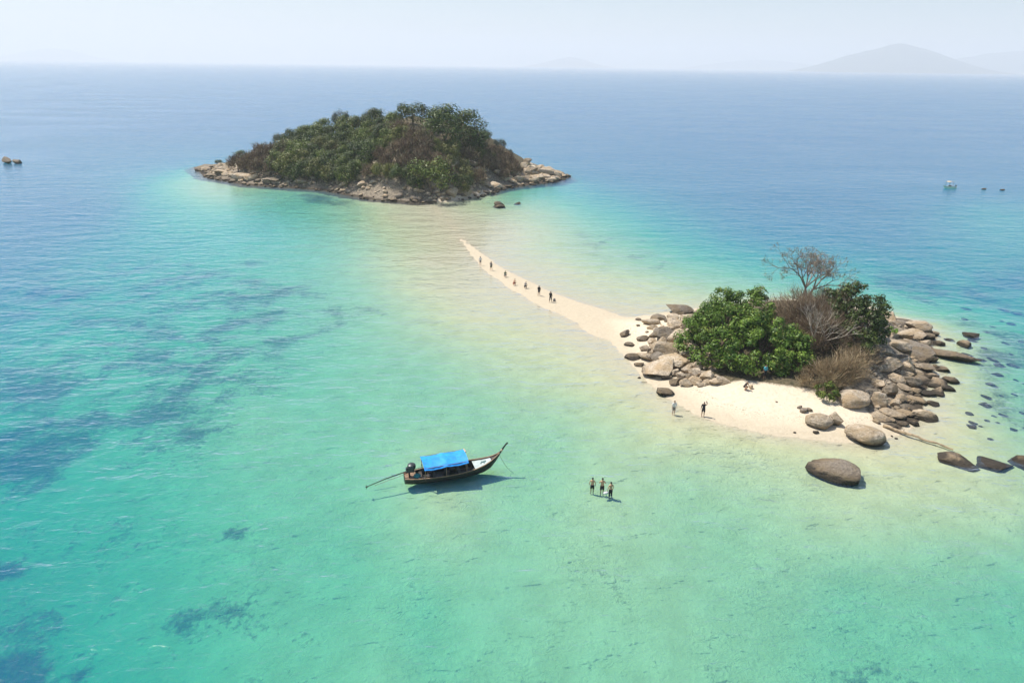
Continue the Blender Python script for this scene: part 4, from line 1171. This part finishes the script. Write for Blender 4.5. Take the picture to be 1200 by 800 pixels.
def body_mesh(pose):
    """one continuous skinned figure facing -y, 1.72 m tall, feet at 0"""
    J = []; E = []; RAD = []
    def j(p, r, parent=None):
        J.append(tuple(p)); RAD.append(r if isinstance(r, tuple) else (r, r))
        if parent is not None: E.append((parent, len(J) - 1))
        return len(J) - 1
    g = pose.get
    drop = g('drop', 0.0); lean = g('lean', 0.0)
    def tor(y, z):                                   # torso point, leaned about the hips
        c, s = math.cos(lean), math.sin(lean)
        return (0, -s * (z - .93) + c * y, .93 - drop + c * (z - .93))
    pel = j(tor(0, .93), (.145, .105))
    wst = j(tor(.0, 1.10), (.122, .092), pel)
    ch = j(tor(.0, 1.30), (.155, .105), wst)
    ub = j(tor(.01, 1.42), (.11, .075), ch)
    nk = j(tor(.0, 1.50), (.05, .052), ub)
    hd = j(tor(-.018, 1.575), (.066, .082), nk)
    h2 = j(tor(-.012, 1.65), (.072, .09), hd)
    j(tor(-.005, 1.70), (.045, .058), h2)
    j(tor(-.125, 1.60), (.012, .012), hd)             # nose
    for s in (-1, 1):
        arm = g('armL' if s < 0 else 'armR', ((.24, -.02, 1.18), (.27, -.08, .94)))
        t0 = tor(0, 1.40); sh = j((s * .165, t0[1], t0[2]), .055, ub)
        def P(q):
            t = tor(q[1], q[2]); return (s * q[0], t[1], t[2])
        el = j(P(arm[0]), .040, sh); wr = j(P(arm[1]), .028, el)
        e, w = Vector(J[el]), Vector(J[wr]); d = (w - e).normalized()
        side = Vector((0, -1, 0)); side = (side - d * side.dot(d)).normalized()
        pm = w + d * .06; pa = j(pm, (.036, .018), wr)
        for k, ln in enumerate((.062, .074, .068, .052)):
            b = pm + d * .035 + side * (.030 - .020 * k)
            f1 = j(b, .0095, pa); f2 = j(b + d * ln * .55 - Vector((s * .01, 0, 0)), .0085, f1); j(b + d * ln - Vector((s * .025, 0, 0)), .007, f2)
        th = j(pm - d * .02 + side * .042, .010, pa); j(pm + d * .02 + side * .062, .009, th)
        leg = g('legL' if s < 0 else 'legR', ((.10, -.02, .50), (.105, .03, .085)))
        hp = j((s * .085, 0.005, .87 - drop), (.098, .10), pel)
        kn = j((s * leg[0][0], leg[0][1], leg[0][2]), .058, hp)
        cf = Vector(J[kn]).lerp(Vector((s * leg[1][0], leg[1][1], leg[1][2])), .35)
        ca = j((cf.x, cf.y + .015, cf.z), .056, kn)
        an = j((s * leg[1][0], leg[1][1], leg[1][2]), .036, ca)
        ht = j((s * leg[1][0], leg[1][1] - .05, leg[1][2] - .045), (.038, .032), an)
        j((s * (leg[1][0] + .015), leg[1][1] - .17, leg[1][2] - .06), (.038, .022), ht)
    me = bpy.data.meshes.new('person'); me.from_pydata(J, E, [])
    o = bpy.data.objects.new('tmp_person', me); C.objects.link(o)
    m1 = o.modifiers.new('skin', 'SKIN')
    for k, sv in enumerate(me.skin_vertices[0].data): sv.radius = RAD[k]; sv.use_root = (k == 0)
    m2 = o.modifiers.new('sub', 'SUBSURF'); m2.levels = 1; m2.render_levels = 1
    dg = bpy.context.evaluated_depsgraph_get(); dg.update()
    res = bpy.data.meshes.new_from_object(o.evaluated_get(dg))
    bpy.data.objects.remove(o); bpy.data.meshes.remove(me)
    res.polygons.foreach_set('use_smooth', np.ones(len(res.polygons), bool))
    return res
def shell(me, test, off, material, name):
    """garment: the faces of the body that pass test, lifted off the skin"""
    V = np.array([v.co[:] for v in me.vertices]); N = np.array([v.normal[:] for v in me.vertices])
    used = {}; F = []; out = []
    for p in me.polygons:
        if test(p.center):
            f = []
            for i in p.vertices:
                if i not in used: used[i] = len(out); out.append(V[i] + N[i] * off)
                f.append(used[i])
            F.append(tuple(f))
    return mesh_np(name, out, F, material, True) if F else None
STAND = {}
WALK = {'legL': ((.10, -.14, .50), (.10, -.20, .09)), 'legR': ((.10, .02, .49), (.105, .24, .12)), 'armL': ((.22, .10, 1.19), (.25, .02, .97)), 'armR': ((.22, -.09, 1.18), (.22, -.24, 1.0))}
CARRY = {'armL': ((.25, -.04, 1.20), (.20, -.26, 1.12)), 'armR': ((.25, -.04, 1.20), (.20, -.26, 1.12))}
REACH = {'armR': ((.30, -.05, 1.52), (.24, -.12, 1.76)), 'legL': ((.12, -.04, .50), (.13, .03, .085))}
CROUCH = {'drop': .52, 'lean': .55, 'legL': ((.16, -.42, .46), (.15, -.16, .085)), 'legR': ((.16, -.40, .46), (.14, -.12, .085)), 'armL': ((.22, -.22, 1.20), (.20, -.42, 1.05)), 'armR': ((.22, -.22, 1.20), (.18, -.42, 1.08))}
BODIES = {k: body_mesh(v) for k, v in (('stand', STAND), ('walk', WALK), ('carry', CARRY), ('reach', REACH), ('crouch', CROUCH))}
def person(px, py, yaw, pose, label, skin='skin_tan', hair='hair_black', shorts='cloth_black', top=None, long=False, hgt=1.0, z_level=None):
    """px, py: the feet (or the waterline when z_level = 0)"""
    if z_level is None: p = ground(px, py)
    else:
        p = at(px, py, z_level); p[2] = hz(p[0], p[1])
    root = thing('person', label, 'person', (p[0], p[1], p[2] - .01), yaw, None, (hgt,) * 3)
    me = BODIES[pose].copy(); me.materials.clear(); me.materials.append(M[skin])
    obj('body', me, root)
    d = -CROUCH['drop'] if pose == 'crouch' else 0
    lo = .30 if long else .58
    if pose == 'crouch':
        tests = {'shorts': lambda c: c.z < .62 and c.z > .30 and c.y > -.30, 'top': lambda c: .52 < c.z < .92 and abs(c.x) < .24 and c.y > -.32, 'hair': lambda c: c.z > .98 and c.y > -.46}
    else:
        tests = {'shorts': lambda c: lo < c.z < 1.02 and abs(c.x) < .215 and c.y > -.22, 'top': lambda c: (1.0 < c.z < 1.45 and abs(c.x) < .26), 'hair': lambda c: c.z > 1.655 or (c.z > 1.56 and c.y > -.005 and abs(c.x) < .12)}
    for nm, mt_, off in (('shorts', shorts, .018), ('top', top, .02), ('hair', hair, .02)):
        if mt_:
            s_ = shell(BODIES[pose], tests[nm], off, mt_, nm)
            if s_: obj(nm, s_, root)
    return root
# three waders beyond the boat
person(694, 571.5, R(170), 'stand', 'bare backed wader in dark shorts nearest the longtail boat', 'skin_tan', z_level=0)
person(705.5, 573.5, R(175), 'carry', 'tall wader in dark shorts between two other bare backed waders', 'skin_tan', z_level=0, hgt=1.06)
person(715.5, 577, R(200), 'stand', 'wader in long black shorts walking beside the white float', 'skin_tan', shorts='cloth_black', long=True, z_level=0)
p = at(710, 577.5)
fl = thing('float_bag', 'small white float bag drifting among the three waders', 'bag', (p[0], p[1], 0), .4, None, (.6, .6, .7))
mb = MB(); mb.loft([[(.42 * math.cos(a) * q, .26 * math.sin(a) * q, z_) for a in np.linspace(0, 6.283, 13)[:-1]] for q, z_ in ((.4, -.14), (.9, -.06), (1.0, .04), (.85, .14), (.4, .20))]); mb.build('bag', 'cloth_white', fl, True)
mb = MB(); mb.tube([(-.25, 0, .16), (-.1, 0, .30), (.1, 0, .30), (.25, 0, .16)], .025, 6); mb.build('handle', 'cloth_navy', fl)
# beach
person(789, 486, R(15), 'stand', 'person in white top and brown shorts standing ankle deep off the beach', 'skin_pale', 'hair_brown', 'cloth_grey', 'cloth_white')
person(823.5, 488, R(-20), 'reach', 'person in black swimwear with one arm raised at the water line', 'skin_brown', 'hair_black', 'cloth_black', 'cloth_black')
person(895.5, 443, R(20), 'stand', 'person in teal shirt and dark trousers in the shade of the leafy tree', 'skin_tan', 'hair_black', 'cloth_black', 'cloth_teal', True)
person(872, 456, R(30), 'crouch', 'person in dark clothes crouching on the beach before the leafy tree', 'skin_tan', 'hair_brown', 'cloth_black', 'cloth_black')
def pack(px, py, label, m_):
    p = ground(px, py); r0 = thing('backpack', label, 'bag', (p[0], p[1], p[2] - .02), .5)
    f = MB(); f.loft([[(.2 * q * math.copysign(abs(math.cos(a)) ** .6, math.cos(a)), .14 * q * math.copysign(abs(math.sin(a)) ** .6, math.sin(a)), z_) for a in np.linspace(0, 6.283, 17)[:-1]] for q, z_ in ((.85, 0), (1.05, .1), (1.0, .34), (.7, .47), (.2, .5))]); f.build('sack', m_, r0, True)
    f = MB(); f.box((0, -.16, .17), (.24, .07, .2), None, .85); f.build('pocket', m_, r0)
    for s in (-1, 1):
        f = MB(); f.tube([(s * .09, .12, .4), (s * .1, .22, .28), (s * .09, .13, .08)], .02, 5); f.build('strap', 'cloth_black', r0)
pack(880, 455, 'brown backpack on the beach beside the crouching person', 'tan_cloth')
# sandbar
person(645, 354, R(160), 'walk', 'tall person in dark clothes on the sandbar beside a grey pack', 'skin_brown', 'hair_black', 'cloth_black', 'cloth_black', True, 1.04)
pack(649.5, 353, 'grey pack on the sandbar beside the tall dark dressed person', 'cloth_grey')
person(631.5, 346.5, R(170), 'walk', 'person in black top walking alone along the sandbar', 'skin_brown', 'hair_black', 'cloth_black', 'cloth_black')
person(615, 338, R(150), 'crouch', 'person in dark clothes squatting on the sandbar', 'skin_brown', 'hair_black', 'cloth_black', 'cloth_grey')
person(602, 334.5, R(150), 'crouch', 'bare backed person squatting on the sandbar with red shorts', 'skin_tan', 'hair_brown', 'cloth_red')
person(591.5, 325, R(160), 'crouch', 'person in green top sitting low on the far half of the sandbar', 'skin_tan', 'hair_black', 'cloth_grey', 'cloth_green')
person(575.5, 317, R(160), 'walk', 'pale dressed person strolling on the far half of the sandbar', 'skin_tan', 'hair_black', 'cloth_green', 'cloth_grey')
person(563, 311, R(170), 'stand', 'person in light clothes standing farthest out along the sandbar', 'skin_pale', 'hair_brown', 'cloth_grey', 'cloth_white')
